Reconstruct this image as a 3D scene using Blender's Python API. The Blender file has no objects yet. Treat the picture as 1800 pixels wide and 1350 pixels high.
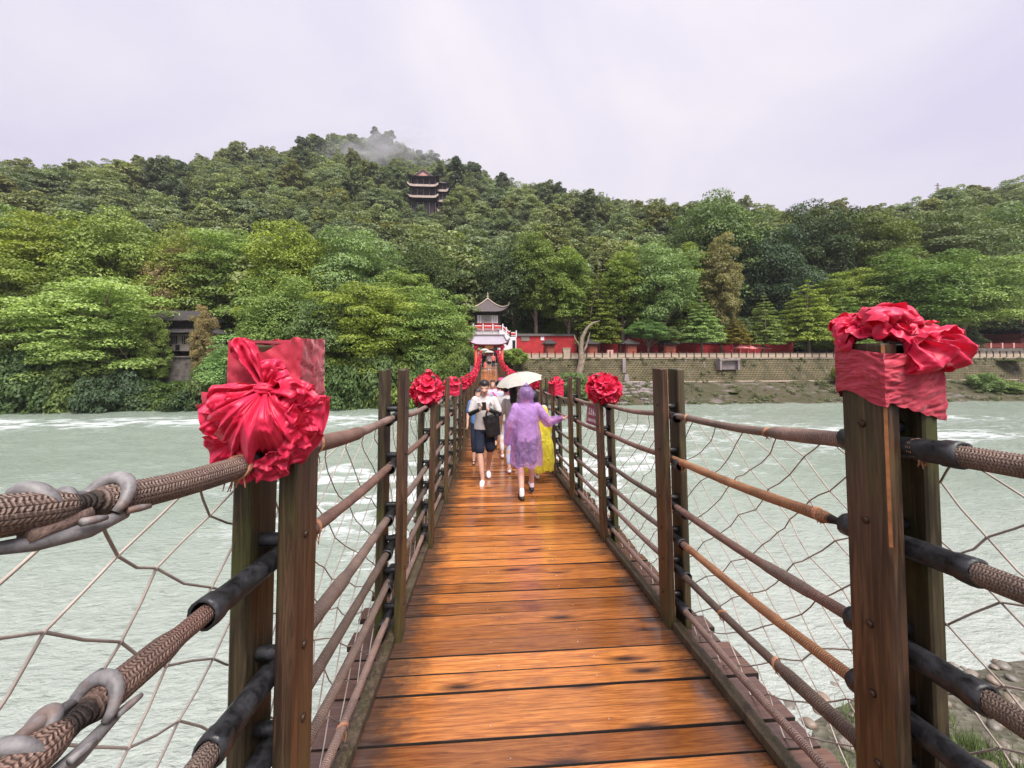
import bpy, bmesh, math, random
import numpy as np
from mathutils import Vector, Matrix, noise as mnoise

random.seed(7)
SC = bpy.context.scene
COL = SC.collection
R = math.radians

# ------------------------------------------------------------------ camera
TH = R(3.85)                      # yaw of the camera off the bridge axis
FPX, HOR, CXP = 676.0, 616.0, 900.0
cam_d = bpy.data.cameras.new('camera')
cam = bpy.data.objects.new('camera', cam_d)
COL.objects.link(cam)
cam.location = (0, 0, 0)
cam.rotation_euler = (R(90), 0, -TH)
cam_d.sensor_width = 36
cam_d.lens = FPX / 1800 * 36
cam_d.shift_y = -(675 - HOR) / 1800
cam_d.clip_start = 0.02
cam_d.clip_end = 5000
SC.camera = cam

# ------------------------------------------------------------------ sky
SUN_EL, SUN_AZ = 62.0, 160.0
world = bpy.data.worlds.new('World')
SC.world = world
world.use_nodes = True
wn = world.node_tree
wn.nodes.clear()
def wnode(t, **kw):
    n = wn.nodes.new(t)
    for k, v in kw.items():
        setattr(n, k, v)
    return n
sky = wnode('ShaderNodeTexSky', sky_type='NISHITA', sun_disc=False)
sky.sun_elevation = R(SUN_EL)
sky.sun_rotation = R(SUN_AZ)
sky.air_density = 1.5
sky.dust_density = 4.0
bg1 = wnode('ShaderNodeBackground'); bg1.inputs[1].default_value = 0.05
wn.links.new(sky.outputs[0], bg1.inputs[0])
tc = wnode('ShaderNodeTexCoord')
mp = wnode('ShaderNodeMapping'); mp.inputs['Scale'].default_value = (1.0, 1.0, 1.5)
wn.links.new(tc.outputs['Generated'], mp.inputs[0])
nz = wnode('ShaderNodeTexNoise'); nz.inputs['Scale'].default_value = 1.5
nz.inputs['Detail'].default_value = 5; nz.inputs['Roughness'].default_value = 0.5
nz.inputs['Distortion'].default_value = 0.6
wn.links.new(mp.outputs[0], nz.inputs['Vector'])
cr = wnode('ShaderNodeValToRGB')
cr.color_ramp.elements[0].position = 0.38; cr.color_ramp.elements[0].color = (0.770, 0.722, 0.905, 1)
cr.color_ramp.elements[1].position = 0.70; cr.color_ramp.elements[1].color = (0.985, 0.928, 0.975, 1)
wn.links.new(nz.outputs[0], cr.inputs[0])
sx = wnode('ShaderNodeSeparateXYZ'); wn.links.new(tc.outputs['Generated'], sx.inputs[0])
mz = wnode('ShaderNodeMath', operation='MAXIMUM'); mz.inputs[1].default_value = 0.0
wn.links.new(sx.outputs[2], mz.inputs[0])
ml = wnode('ShaderNodeMath', operation='MULTIPLY_ADD'); ml.inputs[1].default_value = 0.058; ml.inputs[2].default_value = 0.200
wn.links.new(mz.outputs[0], ml.inputs[0])
bg2 = wnode('ShaderNodeBackground')
wn.links.new(cr.outputs[0], bg2.inputs[0]); wn.links.new(ml.outputs[0], bg2.inputs[1])
mxs = wnode('ShaderNodeMixShader'); mxs.inputs[0].default_value = 0.94
wn.links.new(bg1.outputs[0], mxs.inputs[1]); wn.links.new(bg2.outputs[0], mxs.inputs[2])
wo = wnode('ShaderNodeOutputWorld'); wn.links.new(mxs.outputs[0], wo.inputs[0])

# ------------------------------------------------------------------ sun behind the cloud
sun_d = bpy.data.lights.new('sun', 'SUN')
sun_d.energy = 1.5
sun_d.angle = R(34)
sun_d.color = (1.0, 0.96, 0.92)
sun = bpy.data.objects.new('sun', sun_d)
COL.objects.link(sun)
sun.rotation_euler = (R(90 - SUN_EL), 0, R(180 - SUN_AZ))
sun.location = (0, 0, 60)

# ------------------------------------------------------------------ exposure
SC.view_settings.view_transform = 'Standard'
SC.view_settings.look = 'None'
SC.view_settings.exposure = 2.10
SC.view_settings.gamma = 1.0
SC.view_settings.use_curve_mapping = False
SC.render.engine = 'CYCLES'
SC.cycles.use_denoising = True
SC.cycles.max_bounces = 8
SC.cycles.diffuse_bounces = 3
SC.cycles.glossy_bounces = 3
SC.cycles.transparent_max_bounces = 12
SC.cycles.transmission_bounces = 4
SC.cycles.volume_bounces = 0
SC.cycles.volume_step_rate = 1.0
SC.cycles.sample_clamp_indirect = 6
SC.cycles.caustics_reflective = False
SC.cycles.caustics_refractive = False

# ------------------------------------------------------------------ helpers
def PX(px, py, Y):
    """world point on the plane y=Y that the picture shows at (px, py) of 1800x1350"""
    t = math.tan(math.atan((px - CXP) / FPX) + TH)
    X = t * Y
    yc = X * math.sin(TH) + Y * math.cos(TH)
    return Vector((X, Y, (HOR - py) / FPX * yc))

def empty(name, loc=(0, 0, 0), rz=0.0):
    o = bpy.data.objects.new(name, None)
    COL.objects.link(o)
    o.location = loc
    o.rotation_euler = (0, 0, rz)
    o.empty_display_size = 0.1
    return o

def tag(o, label=None, cat=None, group=None, kind=None):
    if label: o['label'] = label
    if cat: o['category'] = cat
    if group: o['group'] = group
    if kind: o['kind'] = kind
    return o

def put(name, mesh, parent=None, loc=(0, 0, 0), rot=(0, 0, 0), scale=(1, 1, 1)):
    o = bpy.data.objects.new(name, mesh)
    COL.objects.link(o)
    o.parent = parent
    o.location = loc
    o.rotation_euler = rot
    o.scale = scale
    return o

def np_mesh(name, V, F, mats=(), smooth=False, uv=None, col=None, mi=None):
    """V (n,3) array, F list of tuples or (m,k) array"""
    me = bpy.data.meshes.new(name)
    V = np.asarray(V, dtype=np.float32)
    if isinstance(F, np.ndarray):
        m, k = F.shape
        me.vertices.add(len(V)); me.vertices.foreach_set('co', V.ravel())
        me.loops.add(m * k); me.loops.foreach_set('vertex_index', F.astype(np.int32).ravel())
        me.polygons.add(m)
        me.polygons.foreach_set('loop_start', np.arange(0, m * k, k, dtype=np.int32))
        me.update(calc_edges=True)
    else:
        me.from_pydata([tuple(map(float, v)) for v in V], [], F)
        me.update()
    if uv is not None:
        l = me.uv_layers.new(name='UVMap')
        vi = np.empty(len(me.loops), dtype=np.int32); me.loops.foreach_get('vertex_index', vi)
        l.data.foreach_set('uv', np.asarray(uv, dtype=np.float32)[vi].ravel())
    if col is not None:
        a = me.color_attributes.new('tint', 'FLOAT_COLOR', 'POINT')
        c = np.ones((len(V), 4), dtype=np.float32); c[:, :3] = col
        a.data.foreach_set('color', c.ravel())
    for mt in mats:
        me.materials.append(mt)
    if mi is not None:
        me.polygons.foreach_set('material_index', np.asarray(mi, dtype=np.int32))
    if smooth:
        me.polygons.foreach_set('use_smooth', np.ones(len(me.polygons), dtype=bool))
    return me

class MB:
    """collects shapes into one mesh"""
    def __init__(s):
        s.v = []; s.f = []; s.m = []; s.cur = 0
    def add(s, vs, fs):
        b = len(s.v)
        s.v.extend([tuple(v) for v in vs])
        for f in fs:
            s.f.append(tuple(b + i for i in f)); s.m.append(s.cur)
        return s
    def box(s, c, d, rot=None, taper=1.0):
        hx, hy, hz = d[0] / 2, d[1] / 2, d[2] / 2
        vs = []
        for z in (-1, 1):
            k = taper if z > 0 else 1.0
            for x, y in ((-1, -1), (1, -1), (1, 1), (-1, 1)):
                vs.append(Vector((x * hx * k, y * hy * k, z * hz)))
        if rot is not None:
            vs = [rot @ v for v in vs]
        c = Vector(c)
        return s.add([v + c for v in vs], [(0, 3, 2, 1), (4, 5, 6, 7), (0, 1, 5, 4), (1, 2, 6, 5), (2, 3, 7, 6), (3, 0, 4, 7)])
    def cbox(s, c, d, ch, rot=None):
        """box with its four upright edges chamfered"""
        hx, hy, hz = d[0] / 2, d[1] / 2, d[2] / 2
        ring = [(-hx + ch, -hy), (hx - ch, -hy), (hx, -hy + ch), (hx, hy - ch), (hx - ch, hy), (-hx + ch, hy), (-hx, hy - ch), (-hx, -hy + ch)]
        vs = [Vector((x, y, -hz)) for x, y in ring] + [Vector((x, y, hz)) for x, y in ring]
        if rot is not None:
            vs = [rot @ v for v in vs]
        c = Vector(c)
        fs = [tuple(range(7, -1, -1)), tuple(range(8, 16))]
        for i in range(8):
            j = (i + 1) % 8
            fs.append((i, j, 8 + j, 8 + i))
        return s.add([v + c for v in vs], fs)
    def tube(s, pts, rad, n=8, caps=True, flat=1.0):
        pts = [Vector(p) for p in pts]
        if not hasattr(rad, '__len__'):
            rad = [rad] * len(pts)
        up = None; rings = []
        for i, p in enumerate(pts):
            a = pts[max(0, i - 1)]; b = pts[min(len(pts) - 1, i + 1)]
            t = (b - a)
            t = t.normalized() if t.length > 1e-9 else Vector((0, 0, 1))
            if up is None:
                up = Vector((0, 0, 1)) if abs(t.z) < 0.9 else Vector((0, 1, 0))
            u = (up - t * up.dot(t)).normalized()
            w = t.cross(u)
            up = u
            rings.append([p + (u * math.cos(2 * math.pi * k / n) * flat + w * math.sin(2 * math.pi * k / n)) * rad[i] for k in range(n)])
        vs = [v for r in rings for v in r]; fs = []
        for i in range(len(pts) - 1):
            for k in range(n):
                k2 = (k + 1) % n
                fs.append((i * n + k, i * n + k2, (i + 1) * n + k2, (i + 1) * n + k))
        if caps:
            fs.append(tuple(range(n - 1, -1, -1)))
            fs.append(tuple((len(pts) - 1) * n + k for k in range(n)))
        return s.add(vs, fs)
    def lathe(s, prof, n=16, c=(0, 0, 0), rot=None):
        c = Vector(c); vs = []; fs = []
        for r, z in prof:
            for k in range(n):
                v = Vector((r * math.cos(2 * math.pi * k / n), r * math.sin(2 * math.pi * k / n), z))
                vs.append((rot @ v if rot is not None else v) + c)
        for i in range(len(prof) - 1):
            for k in range(n):
                k2 = (k + 1) % n
                fs.append((i * n + k, i * n + k2, (i + 1) * n + k2, (i + 1) * n + k))
        if prof[0][0] > 1e-6: fs.append(tuple(range(n - 1, -1, -1)))
        if prof[-1][0] > 1e-6: fs.append(tuple((len(prof) - 1) * n + k for k in range(n)))
        return s.add(vs, fs)
    def ball(s, c, r, n=8, m=6):
        rr = (r, r, r) if not hasattr(r, '__len__') else r
        vs = [(c[0], c[1], c[2] - rr[2])]; fs = []
        for i in range(1, m):
            a = -math.pi / 2 + math.pi * i / m
            for k in range(n):
                b = 2 * math.pi * k / n
                vs.append((c[0] + rr[0] * math.cos(a) * math.cos(b), c[1] + rr[1] * math.cos(a) * math.sin(b), c[2] + rr[2] * math.sin(a)))
        vs.append((c[0], c[1], c[2] + rr[2]))
        for k in range(n):
            fs.append((0, 1 + (k + 1) % n, 1 + k))
            fs.append((len(vs) - 1, len(vs) - 1 - n + k, len(vs) - 1 - n + (k + 1) % n))
        for i in range(m - 2):
            for k in range(n):
                k2 = (k + 1) % n
                fs.append((1 + i * n + k, 1 + i * n + k2, 1 + (i + 1) * n + k2, 1 + (i + 1) * n + k))
        return s.add(vs, fs)
    def mesh(s, name, mats=(), smooth=False):
        me = bpy.data.meshes.new(name)
        me.from_pydata(s.v, [], s.f)
        if not hasattr(mats, '__len__'): mats = (mats,)
        for m in mats: me.materials.append(m)
        if any(s.m):
            me.polygons.foreach_set('material_index', s.m)
        if smooth:
            me.polygons.foreach_set('use_smooth', [True] * len(me.polygons))
        me.update()
        return me
    def build(s, name, mats, parent=None, loc=(0, 0, 0), rot=(0, 0, 0), smooth=False):
        return put(name, s.mesh(name, mats, smooth), parent, loc, rot)

def copy_tree(o, parent=None):
    c = o.copy(); COL.objects.link(c); c.parent = parent
    for ch in list(o.children):
        copy_tree(ch, c)
    return c

def hash2(ix, iy, seed):
    h = (ix.astype(np.int64) * 374761393 + iy.astype(np.int64) * 668265263 + seed * 974634777) & 0x7fffffff
    h = ((h ^ (h >> 13)) * 1274126177) & 0x7fffffff
    h = h ^ (h >> 16)
    return (h & 0xffff) / 65535.0
def vnoise(x, y, seed=0):
    ix = np.floor(x).astype(np.int64); iy = np.floor(y).astype(np.int64)
    fx = x - ix; fy = y - iy
    fx = fx * fx * fx * (fx * (fx * 6 - 15) + 10); fy = fy * fy * fy * (fy * (fy * 6 - 15) + 10)
    a = hash2(ix, iy, seed); b = hash2(ix + 1, iy, seed); c = hash2(ix, iy + 1, seed); d = hash2(ix + 1, iy + 1, seed)
    return (a + (b - a) * fx) * (1 - fy) + (c + (d - c) * fx) * fy
def fbm(x, y, octv=4, seed=0, gain=0.5):
    s = 0; a = 1.0; t = 0
    for i in range(octv):
        s = s + a * vnoise(x, y, seed + i * 17); t += a
        a *= gain; x = x * 2.03 + 5.1; y = y * 2.03 + 1.7
    return s / t

# ------------------------------------------------------------------ material helpers
class NT:
    def __init__(s, name):
        s.mat = bpy.data.materials.new(name); s.mat.use_nodes = True
        s.nt = s.mat.node_tree; s.nt.nodes.clear()
        s.out = s.nt.nodes.new('ShaderNodeOutputMaterial')
        s.b = s.nt.nodes.new('ShaderNodeBsdfPrincipled')
        s.nt.links.new(s.b.outputs[0], s.out.inputs[0])
    def n(s, t, ins=None, **kw):
        nd = s.nt.nodes.new(t)
        for k, v in kw.items(): setattr(nd, k, v)
        for k, v in (ins or {}).items(): s.set(nd.inputs[k], v)
        return nd
    def set(s, sock, v):
        if isinstance(v, bpy.types.NodeSocket): s.nt.links.new(v, sock)
        elif isinstance(v, bpy.types.Node): s.nt.links.new(v.outputs[0], sock)
        else:
            if hasattr(v, '__len__') and sock.type == 'RGBA' and len(v) == 3: v = (*v, 1)
            sock.default_value = v
    def P(s, **kw):
        names = {'base': 'Base Color', 'rough': 'Roughness', 'metal': 'Metallic', 'normal': 'Normal', 'spec': 'Specular IOR Level',
                 'coat': 'Coat Weight', 'coatr': 'Coat Roughness', 'sheen': 'Sheen Weight', 'trans': 'Transmission Weight', 'alpha': 'Alpha', 'ior': 'IOR'}
        for k, v in kw.items(): s.set(s.b.inputs[names[k]], v)
        return s
    def pos(s): return s.n('ShaderNodeNewGeometry').outputs['Position']
    def obj(s): return s.n('ShaderNodeTexCoord').outputs['Object']
    def uv(s): return s.n('ShaderNodeTexCoord').outputs['UV']
    def rnd(s): return s.n('ShaderNodeObjectInfo').outputs['Random']
    def map(s, v, scale=(1, 1, 1), loc=(0, 0, 0), rot=(0, 0, 0)):
        return s.n('ShaderNodeMapping', {'Vector': v, 'Scale': scale, 'Location': loc, 'Rotation': rot}).outputs[0]
    def noise(s, v, scale=5, detail=4, rough=0.5, dist=0.0, dim='3D'):
        nd = s.n('ShaderNodeTexNoise', {'Scale': scale, 'Detail': detail, 'Roughness': rough, 'Distortion': dist}, noise_dimensions=dim)
        if v is not None: s.set(nd.inputs['Vector'], v)
        return nd.outputs[0]
    def ramp(s, f, stops):
        nd = s.n('ShaderNodeValToRGB'); s.set(nd.inputs[0], f)
        el = nd.color_ramp.elements
        while len(el) < len(stops): el.new(0.5)
        for e, (p, c) in zip(el, stops):
            e.position = p
            e.color = (c, c, c, 1) if not hasattr(c, '__len__') else (*c[:3], 1)
        return nd.outputs[0]
    def mix(s, f, a, b, mode='MIX'):
        nd = s.n('ShaderNodeMix', data_type='RGBA', blend_type=mode)
        s.set(nd.inputs[0], f); s.set(nd.inputs[6], a); s.set(nd.inputs[7], b)
        return nd.outputs[2]
    def math(s, op, a, b=0.0, c=0.0):
        nd = s.n('ShaderNodeMath', operation=op)
        s.set(nd.inputs[0], a); s.set(nd.inputs[1], b); s.set(nd.inputs[2], c)
        return nd.outputs[0]
    def vmath(s, op, a, b=(0, 0, 0)):
        nd = s.n('ShaderNodeVectorMath', operation=op)
        s.set(nd.inputs[0], a); s.set(nd.inputs[1], b)
        return nd.outputs[0]
    def sep(s, v): return s.n('ShaderNodeSeparateXYZ', {0: v}).outputs
    def bump(s, h, strength=0.3, dist=0.01, normal=None):
        nd = s.n('ShaderNodeBump', {'Height': h, 'Strength': strength, 'Distance': dist})
        if normal is not None: s.set(nd.inputs['Normal'], normal)
        return nd.outputs[0]

def simple(name, col, rough=0.6, var=0.12, scale=8.0, bump=0.0, metal=0.0, spec=0.4, coat=0.0):
    m = NT(name)
    f = m.noise(m.obj(), scale, 5, 0.6)
    lo = tuple(c * (1 - var) for c in col); hi = tuple(min(1, c * (1 + var)) for c in col)
    m.P(base=m.ramp(f, [(0.3, lo), (0.7, hi)]), rough=rough, metal=metal, spec=spec, coat=coat)
    if bump: m.P(normal=m.bump(f, bump, 0.02))
    return m.mat
# ================================================================== LAND AND WATER
WZ = -6.7                          # water level
BCX, BHW = 0.3355, 0.8705          # bridge centre line, half clear width
YEND = 43.0
def deck(Y):
    return -1.63 - 0.1095 * Y + 0.0025 * Y * Y

def itab(x, tab):
    return np.interp(x, [a for a, b in tab], [b for a, b in tab])
RIDGE = [(-900, 330), (-300, 300), (0, 296), (150, 292), (300, 296), (400, 276), (500, 270), (600, 247), (690, 262), (780, 288), (850, 322), (950, 336),
         (1100, 352), (1250, 362), (1370, 375), (1500, 372), (1600, 362), (1700, 340), (1800, 326), (2200, 310), (3000, 330)]
RDIST = [(-900, 150), (-300, 180), (0, 200), (300, 245), (600, 285), (750, 285), (900, 245), (1100, 205), (1300, 175), (1500, 160), (1700, 185), (1800, 210), (2200, 200), (3000, 160)]
TREEH = 8.0
def land(X, Y):
    X = np.asarray(X, dtype=float); Y = np.asarray(Y, dtype=float)
    ang = np.clip(np.arctan2(X, np.maximum(Y, 1)) - TH, -1.25, 1.25)
    px = CXP + FPX * np.tan(ang)
    D = itab(px, RDIST)
    dist = np.hypot(X, Y)
    fac = np.cos(ang)                     # depth along the view per metre of distance
    zr = (HOR - itab(px, RIDGE)) / FPX * D * fac - TREEH
    left = 1 / (1 + np.exp((X + 3.0) / 1.2))      # 1 on the left bank
    bankL = np.interp(Y, [40, 45.2, 46.2, 48, 52, 58, 66, 80], [-9, -7.4, -6.6, -5.4, -3.4, -1.6, -0.6, 1.0])
    bankR = np.interp(Y, [40, 45.2, 46.2, 53, 55.2, 56, 66, 80], [-9, -7.9, -7.3, -5.2, -4.6, -1.45, -1.4, -0.5])
    base = bankL * left + bankR * (1 - left)
    st = np.maximum(74.0, 73.0 / np.maximum(np.cos(np.arctan2(np.abs(X), np.maximum(Y, 1))), .2))
    D = np.maximum(D, st + 45)
    w = np.clip((dist - st) / (D - st), 0, 1)
    s = 0.75 * w + 0.25 * (3 * w * w - 2 * w * w * w)
    hill = base + (zr - base) * s
    over = np.clip((dist - D) / 120.0, 0, 3)
    hill = hill - over * 22
    hill = hill + (fbm(X / 30, Y / 30, 3, 3) - 0.5) * 7 * np.clip(w * 4, 0, 1)
    return np.where(dist < st, base, np.maximum(hill, -9.0))

# ---- materials
def mat_ground():
    m = NT('forest_floor')
    p = m.pos()
    f = m.noise(p, 0.35, 6, 0.6)
    m.P(base=m.ramp(f, [(0.3, (0.018, 0.028, 0.012)), (0.55, (0.035, 0.055, 0.018)), (0.75, (0.06, 0.055, 0.035))]), rough=0.9, normal=m.bump(m.noise(p, 3, 5, .7), .6, .2))
    return m.mat
def mat_water():
    m = NT('river_water')
    p = m.pos()
    foam = m.n('ShaderNodeAttribute', attribute_name='tint').outputs['Color']
    fx, fy, fz = m.sep(foam)[:3]
    fine = m.noise(m.map(p, (0.9, 2.2, 1)), 2.6, 5, 0.62, 0.6)
    streak = m.noise(m.map(p, (0.55, 3.0, 1), rot=(0, 0, 0.07)), 2.1, 8, 0.72, 1.2)
    fm = m.math('ADD', m.math('MULTIPLY', fx, 1.0), m.math('MULTIPLY', m.math('SUBTRACT', streak, 0.5), 1.1))
    mask = m.ramp(fm, [(0.46, 0.0), (0.62, .45), (0.90, 1.0)])
    h2_ = m.noise(m.map(p, (1.1, 3.6, 1), rot=(0, 0, 0.10)), 1.7, 5, 0.6, 0.6)
    body = m.ramp(m.noise(m.map(p, (0.05, 0.1, 1)), 1.0, 3), [(0.3, (0.205, 0.250, 0.205)), (0.7, (0.265, 0.310, 0.262))])
    pale = m.mix(fy, body, (0.43, 0.45, 0.425))
    dk = m.ramp(h2_, [(0.32, 0.6), (0.47, 0.0)])
    pale = m.mix(m.math('MULTIPLY', dk, 0.75), pale, (0.14, 0.17, 0.14))
    base = m.mix(mask, pale, (0.62, 0.66, 0.66))
    rough = m.math('MULTIPLY_ADD', mask, 0.40, 0.06)
    h2 = m.noise(m.map(p, (1.3, 3.4, 1), rot=(0, 0, 0.12)), 2.2, 6, 0.6, 0.5)
    h3 = m.noise(m.map(p, (2.4, 7.5, 1), rot=(0, 0, -0.10)), 2.0, 4, 0.6, 0.8)
    nrm = m.bump(h2, 0.85, 0.13, m.bump(h3, 0.6, 0.05, m.bump(fine, 0.25, 0.05)))
    m.P(base=base, rough=rough, normal=nrm, spec=0.5, ior=1.33)
    return m.mat
M_GROUND = mat_ground(); M_WATER = mat_water()

# ---- terrain sheet: far bank, flat and hill
def sheet(name, xs, ys, zf, mat):
    XX, YY = np.meshgrid(xs, ys)
    ZZ = zf(XX, YY)
    V = np.stack([XX.ravel(), YY.ravel(), ZZ.ravel()], 1)
    nx, ny = len(xs), len(ys)
    i = (np.arange(ny - 1)[:, None] * nx + np.arange(nx - 1)[None, :]).ravel()
    F = np.stack([i, i + 1, i + nx + 1, i + nx], 1)
    return put(name, np_mesh(name, V, F, [mat], True))
xs = np.concatenate([np.linspace(-780, -330, 10), np.arange(-320, 321, 4.0), np.linspace(330, 780, 10)])
ys = np.concatenate([np.arange(43, 62, 0.8), np.arange(62, 80, 2), np.arange(80, 420, 4.0), np.linspace(430, 900, 8)])
tag(sheet('hill_terrain', xs, ys, land, M_GROUND), kind='structure')

# ---- river surface: a moving sheet with real ripples, finer near the bridge
def river():
    xs = np.concatenate([np.linspace(-780, -130, 20), np.arange(-120, -24, 0.8), np.arange(-24, 24, 0.16), np.arange(24, 120.1, 0.8), np.linspace(130, 780, 20)])
    ys = np.concatenate([np.arange(2.0, 14, 0.10), np.arange(14, 24, 0.16), np.arange(24, 47.6, 0.22)])
    X, Y = np.meshgrid(xs, ys)
    wx = X + 1.5 * (fbm(X / 5, Y / 5, 2, 41) - .5); wy = Y + 1.2 * (fbm(X / 4, Y / 4, 2, 52) - .5)
    # rapids: rough water in bands, calmer pools between
    rough = np.clip((fbm(X / 16, Y / 7, 3, 5) - 0.42) * 3.2, 0, 1)
    bandL = np.exp(-((Y - (38.5 + 0.02 * X)) / 4.2) ** 2) * np.clip((-X - 2) / 10, 0, 1)
    bandM = np.exp(-((Y - 20) / 7.0) ** 2) * np.exp(-((X + 1) / 13) ** 2)
    bandR = np.exp(-((Y - 30) / 9.0) ** 2) * np.clip((X - 3) / 10, 0, 1) * .8
    ra = np.clip(0.12 + 0.45 * rough + 1.0 * bandL + 0.55 * bandM + 0.8 * bandR, 0, 1.3)
    near = np.clip((12 - Y) / 8, 0, 1)
    ridged = 1 - np.abs(2 * fbm(wx / 2.6, wy / 0.9, 3, 61) - 1)
    z = 0.10 * (fbm(wx / 1.3, wy / 0.50, 3, 9) - .5) + 0.16 * ra * (ridged - .6) + 0.10 * ra * (fbm(wx / 0.7, wy / 0.4, 2, 19) - .5)
    z = z * (1 - 0.35 * near)
    foam = np.clip(ra * (0.25 + 0.75 * np.clip((ridged - .55) * 2.4, 0, 1)) * 0.84, 0, 0.95)
    pale = np.clip((18 - Y) / 15, 0, 1) * (0.5 + 0.5 * fbm(X / 9, Y / 9, 2, 77))
    V = np.stack([X.ravel(), Y.ravel(), (WZ + z).ravel()], 1)
    nx, ny = len(xs), len(ys)
    i = (np.arange(ny - 1)[:, None] * nx + np.arange(nx - 1)[None, :]).ravel()
    F = np.stack([i, i + 1, i + nx + 1, i + nx], 1)
    c = np.stack([foam.ravel(), pale.ravel(), 0 * foam.ravel()], 1)
    return put('river_water', np_mesh('river_water', V, F, [M_WATER], True, col=c))
tag(river(), kind='structure')

# ---- near bank: pebbles and grass under the bridge head
def nearland(X, Y):
    edge = np.interp(X, [-60, -10, -3, 3, 6, 9, 14, 60], [2.6, 3.0, 3.6, 5.4, 6.7, 7.2, 7.6, 9.0])
    d = edge - Y
    z = WZ + np.clip(d, -4, 3.0) * 0.22 + np.clip(d - 3.0, 0, 30) * 0.32
    return z + (fbm(X / 1.5, Y / 1.5, 3, 91) - .5) * 0.25
def mat_shore():
    m = NT('wet_gravel')
    p = m.pos()
    v = m.n('ShaderNodeTexVoronoi', {'Vector': p, 'Scale': 9.0})
    f = m.noise(p, 2.0, 5, .6)
    c = m.mix(m.math('MULTIPLY', f, 0.8), m.ramp(v.outputs['Color'], [(0.2, (0.06, 0.048, 0.038)), (0.8, (0.16, 0.135, 0.11))]), (0.06, 0.07, 0.03))
    m.P(base=c, rough=.7, normal=m.bump(v.outputs['Distance'], .8, .05))
    return m.mat
tag(sheet('pebble_shore', np.concatenate([np.linspace(-780, -60, 10), np.arange(-58, 58, 0.6), np.linspace(60, 780, 10)]),
          np.concatenate([np.linspace(-60, -8, 14), np.arange(-7, 12, 0.5)]), nearland, mat_shore()), kind='structure')
shore = bpy.data.objects['pebble_shore']
def stone_mesh(seed):
    rng = random.Random(seed)
    bm = bmesh.new(); bmesh.ops.create_icosphere(bm, subdivisions=2, radius=1)
    off = Vector((rng.uniform(0, 50), rng.uniform(0, 50), 0))
    for v in bm.verts:
        k = 1 + 0.28 * mnoise.noise(v.co * 1.3 + off)
        v.co = Vector((v.co.x * k, v.co.y * k * 0.8, v.co.z * k * 0.55))
    me = bpy.data.meshes.new('stone'); bm.to_mesh(me); bm.free()
    me.polygons.foreach_set('use_smooth', [True] * len(me.polygons))
    return me
def mat_stone():
    m = NT('river_stone')
    r = m.rnd()
    f = m.noise(m.obj(), 2.5, 5, .6)
    c1 = m.ramp(r, [(0.0, (0.20, 0.15, 0.12)), (0.35, (0.26, 0.22, 0.18)), (0.6, (0.13, 0.12, 0.10)), (1.0, (0.28, 0.20, 0.15))])
    m.P(base=m.mix(m.math('MULTIPLY', f, 0.7), c1, (0.13, 0.11, 0.09)), rough=.45, normal=m.bump(f, .3, .03))
    return m.mat
M_STONE = mat_stone()
SM = [stone_mesh(i) for i in range(6)]
for s in SM: s.materials.append(M_STONE)
rg = random.Random(5)
for i in range(290):
    x = rg.uniform(3.0, 12.5); y = rg.uniform(4.2, 7.9)
    z = float(nearland(np.array([x]), np.array([y]))[0])
    if z < WZ - 0.12: continue
    s = rg.uniform(0.05, 0.15) * (1.4 if rg.random() < .2 else 1)
    put('stone', rg.choice(SM), shore, (x, y, z + s * .2), (rg.uniform(-.3, .3), rg.uniform(-.3, .3), rg.uniform(0, 6.3)), (s, s, s))

# tufts of grass between the stones
def shore_grass():
    rng = np.random.default_rng(8); n = 5200
    cx = rng.uniform(4, 12.5, 60); cy = rng.uniform(3.8, 6.6, 60); k = rng.integers(0, 60, n)
    x = cx[k] + rng.normal(0, .13, n); y = cy[k] + rng.normal(0, .13, n); z = nearland(x, y)
    h = rng.uniform(.10, .32, n); a = rng.uniform(0, 6.28, n); ln = rng.uniform(.02, .14, n); w = .006
    dx, dy = np.cos(a), np.sin(a)
    V = np.stack([np.stack([x - dy * w, y + dx * w, z], 1), np.stack([x + dy * w, y - dx * w, z], 1), np.stack([x + dx * ln, y + dy * ln, z + h], 1)], 1).reshape(-1, 3)
    return put('shore_grass', np_mesh('shore_grass', V, np.arange(n * 3).reshape(n, 3), [simple('grass_blade', (.11, .16, .045), .6, .4, 3)]))
tag(shore_grass(), 'green grass tufts between the river stones below the right railing', 'grass', kind='stuff')
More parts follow.
